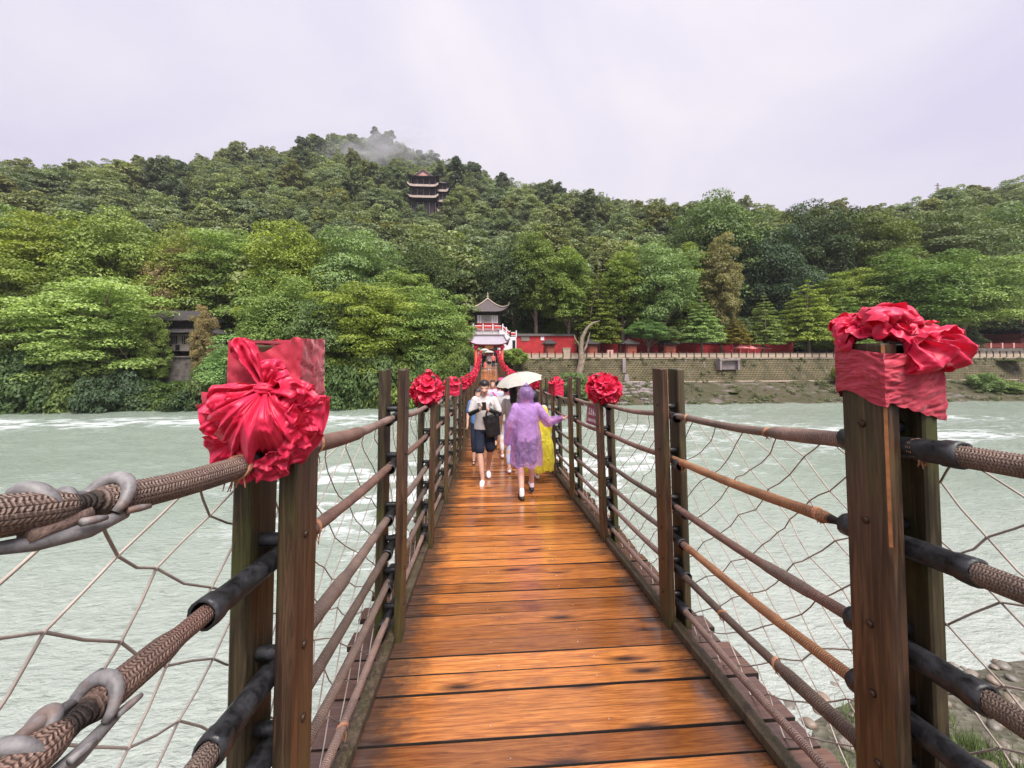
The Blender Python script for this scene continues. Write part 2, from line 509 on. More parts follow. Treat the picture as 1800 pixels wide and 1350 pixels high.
# ================================================================== ROPE BRIDGE
def mat_plank():
    m = NT('wet_orange_plank')
    p = m.pos(); px, py, pz = m.sep(p)[:3]
    rnd = m.rnd()
    oc = m.obj()
    off = m.n('ShaderNodeCombineXYZ', {0: m.math('MULTIPLY', rnd, 37.0), 1: m.math('MULTIPLY', rnd, 91.0), 2: rnd}).outputs[0]
    v = m.vmath('ADD', oc, off)
    # knots, with the grain bent round them
    vor = m.n('ShaderNodeTexVoronoi', {'Vector': m.map(v, (0.85, 3.4, 1)), 'Scale': 1.0, 'Randomness': 1.0}, voronoi_dimensions='2D')
    kd = vor.outputs['Distance']
    kn = m.ramp(kd, [(0.025, 1.0), (0.075, 0.55), (0.13, 0.0)])
    bend = m.math('MULTIPLY', m.ramp(kd, [(0.0, 1.0), (0.20, 0.0)]), 0.03)
    vb = m.vmath('ADD', v, m.n('ShaderNodeCombineXYZ', {1: bend}).outputs[0])
    grain = m.noise(m.map(vb, (2.2, 46, 1)), 1.6, 6, 0.65, 0.7)
    fibre = m.noise(m.map(vb, (6, 240, 1)), 1.4, 3, 0.6)
    blotch = m.noise(m.map(v, (2.4, 5.0, 1)), 1.5, 4, 0.55)
    wood = m.ramp(grain, [(0.24, (0.14, 0.042, 0.014)), (0.42, (0.38, 0.130, 0.034)), (0.60, (0.58, 0.225, 0.058)), (0.8, (0.70, 0.34, 0.11))])
    wood = m.mix(m.ramp(fibre, [(0.35, 0.5), (0.6, 0.0)]), wood, (0.09, 0.028, 0.010))
    wood = m.mix(m.ramp(blotch, [(0.30, 0.7), (0.44, 0.0)]), wood, (0.20, 0.075, 0.038))
    tone = m.ramp(rnd, [(0.0, (0.50, 0.46, 0.46)), (0.25, (0.80, 0.76, 0.74)), (0.6, (1.08, 1.06, 1.0)), (0.85, (1.30, 1.28, 1.25)), (1.0, (0.70, 0.66, 0.68))])
    wood = m.mix(1.0, wood, tone, 'MULTIPLY')
    wood = m.mix(kn, wood, (0.035, 0.013, 0.008))
    # the walked middle keeps its orange, the edges are grey and grimy
    xx = m.math('ABSOLUTE', m.math('SUBTRACT', px, BCX + 0.03))
    en = m.noise(m.map(v, (3.2, 5.0, 1.0)), 1.3, 5, 0.7)
    edge = m.math('ADD', xx, m.math('MULTIPLY', m.math('SUBTRACT', en, 0.5), 0.50))
    ef = m.ramp(edge, [(0.70, 0.0), (0.88, 1.0)])
    dark = m.ramp(grain, [(0.3, (0.030, 0.018, 0.014)), (0.7, (0.085, 0.055, 0.042))])
    dark = m.mix(m.ramp(xx, [(0.93, 0.0), (0.97, 1.0)]), dark, m.ramp(grain, [(0.3, (0.045, 0.026, 0.024)), (0.7, (0.10, 0.062, 0.056))]))
    base = m.mix(m.math('MULTIPLY', ef, 0.88), wood, dark)
    wet = m.noise(m.map(p, (2.0, 2.6, 1)), 1.3, 4, 0.6)
    rough = m.ramp(wet, [(0.35, 0.05), (0.65, 0.19)])
    h = m.math('ADD', m.math('MULTIPLY', grain, 0.6), m.math('MULTIPLY', fibre, 0.4))
    m.P(base=base, rough=rough, spec=0.5, normal=m.bump(h, 0.18, 0.004, m.bump(wet, .10, .02)))
    return m.mat
def mat_post(name, dark, mid, moss):
    m = NT(name)
    oc = m.obj(); r = m.rnd()
    off = m.n('ShaderNodeCombineXYZ', {0: m.math('MULTIPLY', r, 17.0), 2: m.math('MULTIPLY', r, 53.0)}).outputs[0]
    v = m.vmath('ADD', oc, off)
    g = m.noise(m.map(v, (42, 42, 2.2)), 1.2, 6, 0.65, 1.1)
    st = m.noise(m.map(v, (9, 9, 0.9)), 1.2, 4, 0.6)
    c = m.ramp(g, [(0.34, tuple(x * .6 for x in dark)), (0.48, dark), (0.62, mid), (0.8, tuple(x * 1.25 for x in mid))])
    c = m.mix(m.ramp(st, [(0.45, 0.0), (0.75, 0.6)]), c, tuple(x * 1.5 for x in mid))
    mo = m.noise(m.map(v, (5, 5, 1.4)), 1.6, 5, .65)
    lowz = m.ramp(m.sep(oc)[2], [(0.0, 0.42), (0.9, 0.0)])
    c = m.mix(m.math('MULTIPLY', m.ramp(m.math('ADD', mo, m.math('MULTIPLY', lowz, .35)), [(0.5, 0.0), (0.72, 1.0)]), moss), c, (0.075, 0.085, 0.022))
    m.P(base=c, rough=m.ramp(st, [(0.3, 0.38), (0.7, 0.62)]), normal=m.bump(g, .35, .004))
    return m.mat
def mat_rope(name, braid):
    m = NT(name)
    wv = m.noise(m.pos(), 38, 3, .6)
    u0, v, _ = m.sep(m.uv())[:3]
    u = m.math('ADD', u0, m.math('MULTIPLY', m.math('SUBTRACT', wv, .5), .014))
    tint = m.n('ShaderNodeAttribute', attribute_name='tint').outputs['Color']
    if braid:
        tri = m.math('PINGPONG', m.math('MULTIPLY', v, 22.0), 1.0)
        a = m.math('SINE', m.math('MULTIPLY', m.math('MULTIPLY_ADD', tri, .55, m.math('MULTIPLY', u, 138.0)), 6.2832))
        seam = m.math('SUBTRACT', m.math('MULTIPLY', m.math('ABSOLUTE', m.math('SUBTRACT', tri, .5)), 2.0), .55)
        h = m.math('SUBTRACT', m.math('MULTIPLY_ADD', a, 0.5, 0.55), m.math('MULTIPLY', m.math('MAXIMUM', seam, 0.0), 1.1))
    else:
        a = m.math('SINE', m.math('MULTIPLY', m.math('ADD', v, m.math('MULTIPLY', u, 118.0)), 6.2832))
        h = m.math('MULTIPLY_ADD', a, 0.5, 0.5)
    fib = m.noise(m.map(m.pos(), (1, 1, 1)), 240, 3, .7)
    low = m.noise(m.pos(), 9, 4, .6)
    c = m.mix(m.ramp(h, [(0.0, 0.6), (0.35, 0.0)]), tint, (0.07, 0.046, 0.036))
    c = m.mix(m.math('MULTIPLY', m.ramp(fib, [(0.4, 0.8), (0.65, 0.0)]), 0.6), c, (0.05, 0.03, 0.022))
    c = m.mix(1.0, c, m.ramp(low, [(0.3, (0.72, 0.70, 0.70)), (0.7, (1.25, 1.2, 1.15))]), 'MULTIPLY')
    m.P(base=c, rough=.75, spec=.3, normal=m.bump(m.math('ADD', h, m.math('MULTIPLY', fib, .5)), .8, .006))
    return m.mat
def mat_rubber():
    m = NT('black_rubber')
    p = m.pos()
    f = m.noise(p, 26, 5, .6, .4)
    m.P(base=m.ramp(f, [(0.35, (0.008, 0.008, 0.009)), (0.75, (0.045, 0.045, 0.050))]), rough=m.ramp(f, [(0.3, .28), (0.7, .6)]), normal=m.bump(m.noise(p, 55, 3, .6), .4, .006))
    return m.mat
def mat_steel():
    m = NT('galvanised_steel')
    p = m.pos()
    f = m.noise(p, 45, 5, .65)
    rust = m.noise(p, 14, 5, .6)
    c = m.mix(m.ramp(rust, [(0.56, 0.0), (0.72, .8)]), m.ramp(f, [(0.3, (0.12, 0.11, 0.11)), (0.7, (0.30, 0.285, 0.285))]), (0.22, 0.10, 0.05))
    m.P(base=c, metal=.25, rough=m.ramp(f, [(0.3, .5), (0.7, .75)]), normal=m.bump(f, .4, .003))
    return m.mat
M_PLANK = mat_plank(); M_PSIDE = simple('dark_plank_edge', (0.016, 0.010, 0.007), .8, .4, 20)  # plank sides near black, so the gaps between planks read as dark lines
M_POST = mat_post('wet_brown_post', (0.036, 0.019, 0.011), (0.105, 0.055, 0.030), 0.45)
M_POSTG = mat_post('mossy_post', (0.030, 0.021, 0.012), (0.085, 0.062, 0.032), 1.0)
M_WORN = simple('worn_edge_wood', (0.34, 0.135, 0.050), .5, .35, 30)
M_KERB = mat_post('grey_brown_kerb', (0.040, 0.027, 0.020), (0.115, 0.078, 0.055), 0.25)
M_ROPE = mat_rope('wound_rope', False); M_BRAID = mat_rope('braided_rope', True)
M_RUB = mat_rubber(); M_STEEL = mat_steel()
M_NET = simple('net_cord', (0.40, 0.335, 0.29), .7, .35, 9)
M_BOLT = simple('rusty_bolt', (0.055, 0.03, 0.02), .45, .3, 60, metal=.5)
M_FRAY = simple('frayed_fibre', (0.42, 0.20, 0.11), .8, .3, 40)

bridge = tag(empty('rope_bridge', (BCX, 21, deck(21))), 'long rope suspension bridge with wet orange plank deck and red bows on its posts', 'bridge')
BINV = Vector((BCX, 21, deck(21)))
def bput(name, mesh, loc, rot=(0, 0, 0), scale=(1, 1, 1), parent=None):
    if parent is None:
        return put(name, mesh, bridge, Vector(loc) - BINV, rot, scale)
    return put(name, mesh, parent, loc, rot, scale)
def slope(Y): return math.atan(-0.1095 + 0.005 * Y)

# ---- deck planks, each its own piece
PW, PG = 0.1375, 0.0065
def plank_mesh(k):
    rng = random.Random(k)
    L = 2.40 + rng.uniform(-.05, .05)
    mb = MB(); n = 5
    # a slightly cupped, slightly wavy board with eased edges
    prof = [(-PW / 2, -.018), (-PW / 2, .0172), (-PW / 2 + .0016, .0185), (0, .0178), (PW / 2 - .0016, .0185), (PW / 2, .0172), (PW / 2, -.018)]
    vs = []; xs_ = np.linspace(-L / 2, L / 2, n)
    for x in xs_:
        w = rng.uniform(-.0012, .0012); zz = rng.uniform(-.0012, .0012)
        for (y, z) in prof: vs.append((x, y + w, z + zz))
    fs = []
    q = len(prof)
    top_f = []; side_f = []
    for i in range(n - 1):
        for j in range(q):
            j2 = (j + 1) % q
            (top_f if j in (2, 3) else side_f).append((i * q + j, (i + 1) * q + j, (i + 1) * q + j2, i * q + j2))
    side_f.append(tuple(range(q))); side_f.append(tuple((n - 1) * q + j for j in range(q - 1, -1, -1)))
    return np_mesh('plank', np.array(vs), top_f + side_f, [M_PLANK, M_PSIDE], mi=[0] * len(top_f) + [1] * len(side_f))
PM = [plank_mesh(k) for k in range(8)]
rg = random.Random(11)
Y = 1.15; npl = 0
rest = []
plank_ys = []
while Y < YEND:
    d = Vector((BCX + rg.uniform(-.03, .03), Y, deck(Y) - .0185 + rg.uniform(-.004, .004)))
    rot = (slope(Y) + rg.uniform(-.016, .016), rg.uniform(-.002, .002), rg.uniform(-.0035, .0035))
    if npl < 300:
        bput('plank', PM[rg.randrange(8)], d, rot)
    npl += 1
    Y += (PW + PG + rg.uniform(0, .003)) * math.cos(slope(Y))
# nail heads on the nearer planks
nm = MB()
nm.lathe([(0.0, .0016), (.0035, .0012), (.0045, 0)], 6)
nail_me = nm.mesh('nail', simple('nail_head', (.5, .48, .48), .4, .2, 50, metal=.8))
for o in [o for o in bridge.children if o.name.startswith('plank')][:40]:
    for xx in (-.26, .30):
        if rg.random() < .7:
            put('nail', nail_me, o, (xx + rg.uniform(-.05, .05), rg.uniform(-.035, .035), .0172))

# ---- stations
ST = [1.06 + 1.46 * i for i in range(29)]
def sty(i, side):                       # front face of the posts of a station
    return ST[i] + (0.035 if (side < 0 and i == 0) else 0.0)
PD, PT, GAP = 0.142, 0.048, 0.080
HEI = [1.45, 1.147, 0.82, 0.60, 0.39, 0.154]
def post_mesh(k, h, mats):
    rng = random.Random(k)
    mb = MB()
    ch = .006
    hx, hy = PT / 2, PD / 2
    ring = [(-hx + ch, -hy), (hx - ch, -hy), (hx, -hy + ch), (hx, hy - ch), (hx - ch, hy), (-hx + ch, hy), (-hx, hy - ch), (-hx, -hy + ch)]
    zs = [0, h * .33, h * .66, h - .004, h]
    vs = []
    for i, z in enumerate(zs):
        jx, jy = rng.uniform(-.002, .002), rng.uniform(-.002, .002)
        kk = .93 if i == 4 else 1
        for x, y in ring: vs.append((x * kk + jx, y * kk + jy, z + rng.uniform(-.002, .002) * (i > 2)))
    fs = []; mi = []
    for i in range(4):
        for j in range(8):
            j2 = (j + 1) % 8
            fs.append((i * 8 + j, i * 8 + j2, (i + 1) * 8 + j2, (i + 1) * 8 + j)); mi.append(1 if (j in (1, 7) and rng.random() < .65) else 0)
    fs.append(tuple(range(32, 40))); fs.append(tuple(range(7, -1, -1))); mi += [0, 0]
    me = np_mesh('post', np.array(vs), fs, mats, mi=mi)
    return me
H0 = 1.77
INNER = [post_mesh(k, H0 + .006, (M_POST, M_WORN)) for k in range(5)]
INNERL = [post_mesh(k + 50, H0 + .006, (M_POST, M_POST)) for k in range(5)]
OUTER = [post_mesh(k + 20, H0 + .30, (M_POSTG, M_POSTG)) for k in range(5)]
bolt_mb = MB(); bolt_mb.lathe([(0, .009), (.006, .0085), (.0105, .006), (.0115, .002), (.0115, 0)], 10)
BOLT = bolt_mb.mesh('bolt', M_BOLT, True)
spacer_mb = MB(); spacer_mb.lathe([(.017, -.041), (.0185, -.036), (.0185, .036), (.017, .041)], 10)
SPACER = spacer_mb.mesh('spacer', M_RUB, True)
beam_mb = MB(); beam_mb.box((0, 0, 0), (2.34, .10, .10))
BEAM = beam_mb.mesh('crossbeam', M_KERB)
LEAN = {1: R(2.1), -1: R(1.25)}
POSTS = {}
spacer_rest = MB()
for i, y0 in enumerate(ST):
    for sd in (-1, 1):
        yf = sty(i, sd); yc = yf + PD / 2; zd = deck(yc)
        ln = -sd * LEAN[sd] * (1 if i < 3 else .6) + rg.uniform(-.004, .004)
        pivot = .85
        xi = BCX + sd * (BHW + PT / 2); xo = BCX + sd * (BHW + PT + GAP + PT / 2)
        # the posts lean in a little: rotate about mid height
        dx = -math.tan(ln) * pivot
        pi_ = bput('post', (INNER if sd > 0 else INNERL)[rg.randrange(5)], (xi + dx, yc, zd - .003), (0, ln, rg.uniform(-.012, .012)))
        po_ = bput('post', OUTER[rg.randrange(5)], (xo + dx, yc + rg.uniform(-.008, .008), zd - .30), (0, ln, rg.uniform(-.012, .012)))
        POSTS[(i, sd)] = (pi_, po_, yc, zd, ln)
        if i < 5:
            for h in HEI:
                b = put('bolt', BOLT, pi_, (-sd * (PT / 2 - .001), rg.uniform(-.01, .01), h + .075), (0, -sd * R(90), 0))
        bput('crossbeam', BEAM, (BCX, yc, zd - .09), (slope(yc), 0, 0)) if sd == 1 else None
        for h in HEI:
            loc = Vector((BCX + sd * (BHW + PT + GAP / 2) - math.tan(ln) * (pivot - h), yc - .01, zd + h + .062))
            if i < 6: bput('spacer', SPACER, loc, (0, R(90), 0))
            else: spacer_rest.box(loc - BINV, (.08, .034, .034))
tag(spacer_rest.build('spacer', M_RUB, bridge), kind='stuff')

# ---- kerbs between the posts
for i in range(-1, len(ST) - 1):
    ya = ST[i] if i >= 0 else -0.4
    yb = ST[i + 1]; ym = (ya + yb) / 2; L = (yb - ya) / math.cos(slope(ym)) - .01
    mb = MB(); mb.cbox((0, 0, 0), (.062, .055, L), .006, Matrix.Rotation(R(90), 3, 'X'))
    for sd in (-1, 1):
        bput('kerb', mb.mesh('kerb', M_KERB), (BCX + sd * (BHW + PT + .033), ym, deck(ym) + .0285), (slope(ym), 0, rg.uniform(-.002, .002)))
# ---- cables under the deck
for xo in (-1.08, -.5, .5, 1.08):
    mb = MB(); mb.tube([Vector((BCX + xo, y, deck(y) - .165)) - BINV for y in np.linspace(-.5, YEND, 24)], .022, 6)
    mb.build('deck_cable', M_RUB, bridge)

# ---- ropes: six a side
GREYB = (0.33, 0.245, 0.205); PINKB = (0.44, 0.31, 0.265); REDB = (0.36, 0.215, 0.175); TAN = (0.66, 0.335, 0.175); DARKB = (0.215, 0.16, 0.13)
def rope_spec(sd, k, Y):
    """radius, colour, braid flag at distance Y"""
    if sd < 0:
        if Y < 1.30:
            if k == 0: return (.0265, GREYB, 1) if not (.605 < Y < .645) else (.014, (.012, .012, .012), 0)
            if k == 1:
                if Y > .80: return (.0195, REDB, 1)
                return (.0275, (0.36, 0.24, 0.195), 1) if not (.595 < Y < .635) else (.014, (.012, .012, .012), 0)
            if k == 2: return (.026, GREYB, 1)
            return (.029, GREYB, 0)
        if k == 0: return (.030, REDB, 0) if Y < 1.9 else (.0215, PINKB, 0)
        if k == 2 and Y < 1.75: return (.029, GREYB, 0)
        return ((.024, REDB, 0), (.023, REDB, 0), (.0235, GREYB, 0), (.0215, DARKB, 0), (.020, GREYB, 0), (.019, PINKB, 0))[k]
    if Y < 1.15:
        return ((.029, GREYB, 1), (.029, GREYB, 1), (.031, DARKB, 1), (.030, TAN, 0), (.028, GREYB, 0), (.024, PINKB, 0))[k]
    if Y < 2.6:
        if k == 0: return (.0275, PINKB, 0) if Y < 1.62 else (.0205, GREYB, 0)
        if k == 1: return (.0225, TAN, 0) if Y > 1.36 else (.013, (.02, .02, .02), 0)
        if k == 2: return (.0255, GREYB, 0) if 1.45 < Y < 1.7 else (.0215, REDB, 0)
        if k == 3: return (.022, TAN if Y < 2.4 else REDB, 0)
        if k == 4: return (.027, DARKB, 0) if Y < 1.62 else (.0205, DARKB, 0)
        return (.0195, PINKB, 0)
    j = int((Y - 1.06) / 1.46)
    cols = (PINKB, GREYB, REDB, PINKB, DARKB, TAN)
    return (.0205 + .002 * ((j * 7 + k * 3) % 3 - 1), cols[(j * 5 + k * 2) % 5], 0)
def rope_pt(sd, k, Y):
    ph = (Y - 1.13) / 1.46
    sag = -.018 * math.sin(math.pi * (ph - math.floor(ph))) ** 2
    ln = LEAN[sd] * (1 if Y < 5 else .6)
    x = BCX + sd * (BHW + PT + GAP / 2 - math.tan(ln) * (HEI[k] - .85))
    wob = .006 * math.sin(Y * 3.1 + k * 2.0 + sd)
    return Vector((x + wob * .4 * min(1, abs(math.sin(math.pi * ph))), Y, deck(Y) + HEI[k] + sag * (0.6 if k else 1) + (.20 * max(0, 1 - Y) ** 2 if (sd < 0 and k == 0) else 0)))
def rope_mesh(sd, k):
    Ys = list(np.arange(-1.0, 0.2, .06)) + list(np.arange(0.2, 4.0, .014)) + list(np.arange(4.0, 10, .08)) + list(np.arange(10, YEND + .5, .36))
    n = 14
    P = np.array([rope_pt(sd, k, y) for y in Ys])
    T = np.gradient(P, axis=0); T /= np.linalg.norm(T, axis=1)[:, None]
    U = np.cross(T, np.array([1.0, 0, 0])); U /= np.linalg.norm(U, axis=1)[:, None]
    W = np.cross(U, T)
    spec = [rope_spec(sd, k, y) for y in Ys]
    rad = np.array([s[0] for s in spec]); col = np.array([s[1] for s in spec]); br = np.array([s[2] for s in spec])
    Ya = np.array(Ys)
    rad = rad * (1 + .07 * (fbm(Ya * 9 + k * 31, Ya * 0 + sd * 7, 2, 3) - .5) * 2)
    for _ in range(2): rad[1:-1] = (rad[:-2] + rad[1:-1] * 2 + rad[2:]) / 4
    ang = np.linspace(0, 2 * np.pi, n + 1)
    # seam under the rope
    c, s = -np.cos(ang), np.sin(ang)
    V = P[:, None, :] + rad[:, None, None] * (U[:, None, :] * c[None, :, None] + W[:, None, :] * s[None, :, None])
    ulen = np.concatenate([[0], np.cumsum(np.linalg.norm(np.diff(P, axis=0), axis=1))])
    uv = np.stack([np.repeat(ulen, n + 1), np.tile(np.linspace(0, 1, n + 1), len(Ys))], 1)
    q = n + 1
    i = (np.arange(len(Ys) - 1)[:, None] * q + np.arange(n)[None, :]).ravel()
    F = np.stack([i, i + 1, i + q + 1, i + q], 1)
    mi = np.repeat(br[:-1], n)
    colr = np.repeat(col, q, axis=0)
    return np_mesh('rope', V.reshape(-1, 3) - np.array(BINV), F, [M_ROPE, M_BRAID], True, uv=uv, col=colr, mi=mi)
ROPES = {}
for sd in (-1, 1):
    for k in range(6):
        ROPES[(sd, k)] = put('rope', rope_mesh(sd, k), bridge)

# ---- black rubber sleeves where the ropes pass the posts (local axis: +y away from the camera)
def sleeve_mesh(front, back, r, seed, r_end=None):
    rng = random.Random(seed); n = 16
    re = r_end or r * 1.16
    prof = [(-front - .001, re * .80), (-front, re * .99), (-front + .012, re * 1.02), (-front + .04, re), (-front + .048, r * 1.0), (-front * .5, r * .98), (0, r * .96), (back * .6, r), (back - .04, r), (back - .034, r * 1.12), (back - .004, r * 1.14), (back, r * .85)]
    vs = []; fs = []
    for i, (y, rr) in enumerate(prof):
        for a in range(n):
            t = 2 * math.pi * a / n
            k = rr * (1 + .07 * mnoise.noise(Vector((math.cos(t) * 1.2, math.sin(t) * 1.2, y * 22 + seed * 3.7))))
            vs.append((math.cos(t) * k, y + .008 * mnoise.noise(Vector((math.cos(t), math.sin(t), seed * 1.3 + i))), math.sin(t) * k))
    for i in range(len(prof) - 1):
        for a in range(n):
            b = (a + 1) % n
            fs.append((i * n + a, (i + 1) * n + a, (i + 1) * n + b, i * n + b))
    me = np_mesh('sleeve', np.array(vs), fs, [M_RUB], True)
    return me
SLV = [sleeve_mesh(.135, .125, .0295, s) for s in range(4)]
NEARSLV = {(-1, 0): (.14, .14, .033, .035), (-1, 1): (.285, .12, .0295, .034), (-1, 2): (.26, .12, .032, .036), (-1, 3): (.22, .12, .034, .038),
           (1, 0): (.19, .15, .034, .0375), (1, 1): (.215, .16, .034, .037), (1, 2): (.225, .15, .036, .040), (1, 3): (.23, .15, .035, .039)}
for (sd, k), rp in ROPES.items():
    far = MB()
    for i, y0 in enumerate(ST):
        yc = POSTS[(i, sd)][2]
        p = rope_pt(sd, k, yc)
        rx = slope(yc)
        if i == 0 and (sd, k) in NEARSLV:
            a, b, r1, r2 = NEARSLV[(sd, k)]
            put('sleeve', sleeve_mesh(a, b, r1, 40 + k + sd, r2), rp, p - BINV, (rx, 0, 0))
        elif i < 9:
            s = .9 + .2 * rg.random()
            put('sleeve', SLV[rg.randrange(4)], rp, p - BINV, (rx, rg.uniform(0, 6), 0), (1, s, 1))
        else:
            q = p - BINV
            far.tube([q + Vector((0, -.12, .012)), q + Vector((0, .12, -.012))], .030, 6)
    tag(far.build('sleeve', M_RUB, rp), kind='stuff')

# ---- forged clamps on the two nearest left ropes
def clamp(sd, k, Yc, flip):
    c = rope_pt(sd, k, Yc) - BINV
    a = rope_pt(sd, k, Yc + .05) - rope_pt(sd, k, Yc - .05); a.normalize()
    side = Vector((1, 0, 0)); up = side.cross(a)
    mb = MB()
    def at(y, s, u): return c + a * y * .8 + side * s * .72 + up * u * .72
    def bow(y0, s0, tilt, rr):
        pts = []
        for j in range(15):
            t = -2.05 + 4.1 * j / 14
            pts.append(at(y0 + tilt * math.cos(t), s0 + math.sin(t) * rr * 1.02, math.cos(t) * rr * 1.08))
        mb.tube(pts, [.0065 + .0045 * math.sin(math.pi * j / 14) for j in range(15)], 10)
    bow(.030, .0, .022, .043)
    bow(-.075, -.018, -.018, .040)
    bow(-.02, -.052, .02, .020)
    mb.tube([at(.035, -.040, .012), at(-.02, -.052, .016), at(-.12, -.056, .004), at(-.165, -.052, -.010)], [.007, .011, .010, .006], 10)
    mb.tube([at(.045, .036, -.030), at(-.02, .030, -.048), at(-.09, .016, -.052), at(-.17, -.010, -.046)], [.008, .012, .011, .006], 10)
    for (y, s, u, l) in ((.035, .046, -.022, .05), (-.055, .050, -.026, .04), (.045, -.040, .034, .045), (-.10, -.055, -.02, .04)):
        mb.tube([at(y, s, u), at(y + l * .6, s * 1.08, u), at(y + l, s * 1.12, u)], [.006, .0058, .004], 8)
    return mb.build('rope_clamp', M_STEEL, ROPES[(sd, k)], smooth=True)
clamp(-1, 0, .632, 1); clamp(-1, 1, .622, 1)
for (k, Yc) in ((0, .52),):
    c = rope_pt(-1, k, Yc) - BINV
    mb = MB(); mb.tube([c + Vector((.012, .02, -.034)), c + Vector((.012, .06, -.036)), c + Vector((.010, .10, -.038))], [.011, .012, .011], 10)
    mb.build('rope_end', simple('dull_rope_end', (.22, .15, .12), .8, .4, 60, .5), ROPES[(-1, k)], smooth=True)
# frayed lashings
def fray(sd, k, Y, n, l, seed):
    rng = random.Random(seed)
    c = rope_pt(sd, k, Y) - BINV
    mb = MB(); r0 = rope_spec(sd, k, Y)[0]
    for w in range(3):
        mb.tube([c + Vector((math.sin(t) * r0 * 1.06, .005 * w - .004 + .012 * math.sin(t + seed), math.cos(t) * r0 * 1.06)) for t in np.linspace(0, 6.3, 15)], .0028, 5)
    for _ in range(n):
        a = rng.uniform(2.4, 4.0)
        p0 = c + Vector((math.sin(a) * r0, rng.uniform(-.008, .008), math.cos(a) * r0))
        p1 = p0 + Vector((rng.uniform(-.012, .012), rng.uniform(-.012, .012), -l * rng.uniform(.5, 1)))
        mb.tube([p0, (p0 + p1) / 2 + Vector((rng.uniform(-.006, .006), 0, 0)), p1], [.0025, .002, .0012], 4)
    mb.build('lashing', M_FRAY, ROPES[(sd, k)])
fray(-1, 0, .985, 7, .035, 1); fray(-1, 0, 1.42, 9, .05, 2); fray(-1, 1, 1.44, 6, .045, 3); fray(1, 1, 2.42, 8, .04, 4); fray(1, 0, 1.66, 4, .02, 5)
fray(1, 0, 2.36, 5, .025, 6); fray(1, 4, 1.66, 6, .03, 7); fray(1, 1, 1.40, 4, .02, 8); fray(1, 0, 1.04, 9, .035, 9); fray(1, 4, 2.05, 7, .03, 10); fray(-1, 5, 1.75, 8, .05, 12)

# ---- rope netting outside the ropes, one panel to a span
def net_mesh(sd, ya, yb, near, seed):
    rng = random.Random(seed)
    mb = MB()
    cw, chh = .235, .215
    nu = max(2, round((yb - ya) / cw)); nv = 7
    top = 1.44; bot = .0
    X0 = BCX + sd * (BHW + PT + GAP + PT + .012)
    node = {}
    for j in range(nv * 2 + 1):
        for i in range(nu * 2 + 1):
            if (i + j) % 2: continue
            v = j / (nv * 2); u = i / (nu * 2)
            y = ya + (yb - ya) * u; h = bot + (top - bot) * v
            jit = .026 if 0 < j < nv * 2 else .008
            if i in (0, nu * 2): jy = 0
            else: jy = rng.uniform(-jit, jit)
            sagv = -.03 * math.sin(math.pi * u) * (v if j < nv * 2 else 0) if True else 0
            hh = h + rng.uniform(-jit, jit) * (i not in (0, nu * 2)) + sagv
            yy = y + jy + .035 * math.sin(v * 7 + seed) * (0 < i < nu * 2)
            bel = .05 * math.sin(math.pi * v) * math.sin(math.pi * u) + rng.uniform(-.008, .008)
            xx = X0 + sd * bel - (sd * .045 if j == nv * 2 else 0)
            node[(i, j)] = Vector((xx, yy, deck(yy) + hh + (rope_pt(sd, 0, yy).z - deck(yy) - HEI[0] if j == nv * 2 else 0)))
    r = .0030 if near else .0021
    for (i, j), p in node.items():
        for di in (-1, 1):
            q = node.get((i + di, j + 1))
            if q is None: continue
            if near:
                mid = (p + q) / 2 + Vector((0, rng.uniform(-.006, .006), rng.uniform(-.010, .002)))
                mb.tube([p - BINV, mid - BINV, q - BINV], r, 5, caps=False)
            else:
                mb.tube([p - BINV, q - BINV], r, 3, caps=False)
        if near:
            mb.ball(p - BINV, r * 1.7, 5, 4)
    return mb.mesh('net', M_NET, near)
for sd in (-1, 1):
    bnds = [-0.42] + [s + PD for s in ST]
    for i in range(len(bnds) - 1):
        put('net', net_mesh(sd, bnds[i], bnds[i + 1], i < 4, 100 + i * 2 + sd), bridge)
# ================================================================== RED BOWS
def mat_cloth():
    m = NT('red_satin')
    p = m.pos()
    f = m.noise(p, 18, 4, .6)
    weave = m.noise(p, 900, 2, .5)
    c = m.ramp(f, [(0.3, (0.66, 0.012, 0.058)), (0.7, (0.84, 0.034, 0.115))])
    m.P(base=c, rough=.42, spec=.5, sheen=.25, normal=m.bump(m.math('ADD', m.noise(p, 60, 4, .6), m.math('MULTIPLY', weave, .3)), .18, .006))
    m.b.inputs['Sheen Tint'].default_value = (1, .35, .45, 1)
    tr = m.n('ShaderNodeBsdfTranslucent', {'Color': (0.62, 0.010, 0.035, 1)})
    mx = m.n('ShaderNodeMixShader', {0: 0.22, 1: m.b.outputs[0], 2: tr.outputs[0]})
    m.nt.links.new(mx.outputs[0], m.out.inputs[0])
    return m.mat
def mat_thin_cloth():
    m = NT('stretched_red_cloth')
    p = m.pos()
    f = m.noise(p, 12, 4, .6)
    c = m.ramp(f, [(0.3, (0.36, 0.010, 0.032)), (0.7, (0.52, 0.030, 0.065))])
    m.P(base=c, rough=.6, sheen=.3, normal=m.bump(m.noise(p, 500, 2, .5), .15, .002))
    return m.mat
M_CLOTH = mat_cloth(); M_THIN = mat_thin_cloth()

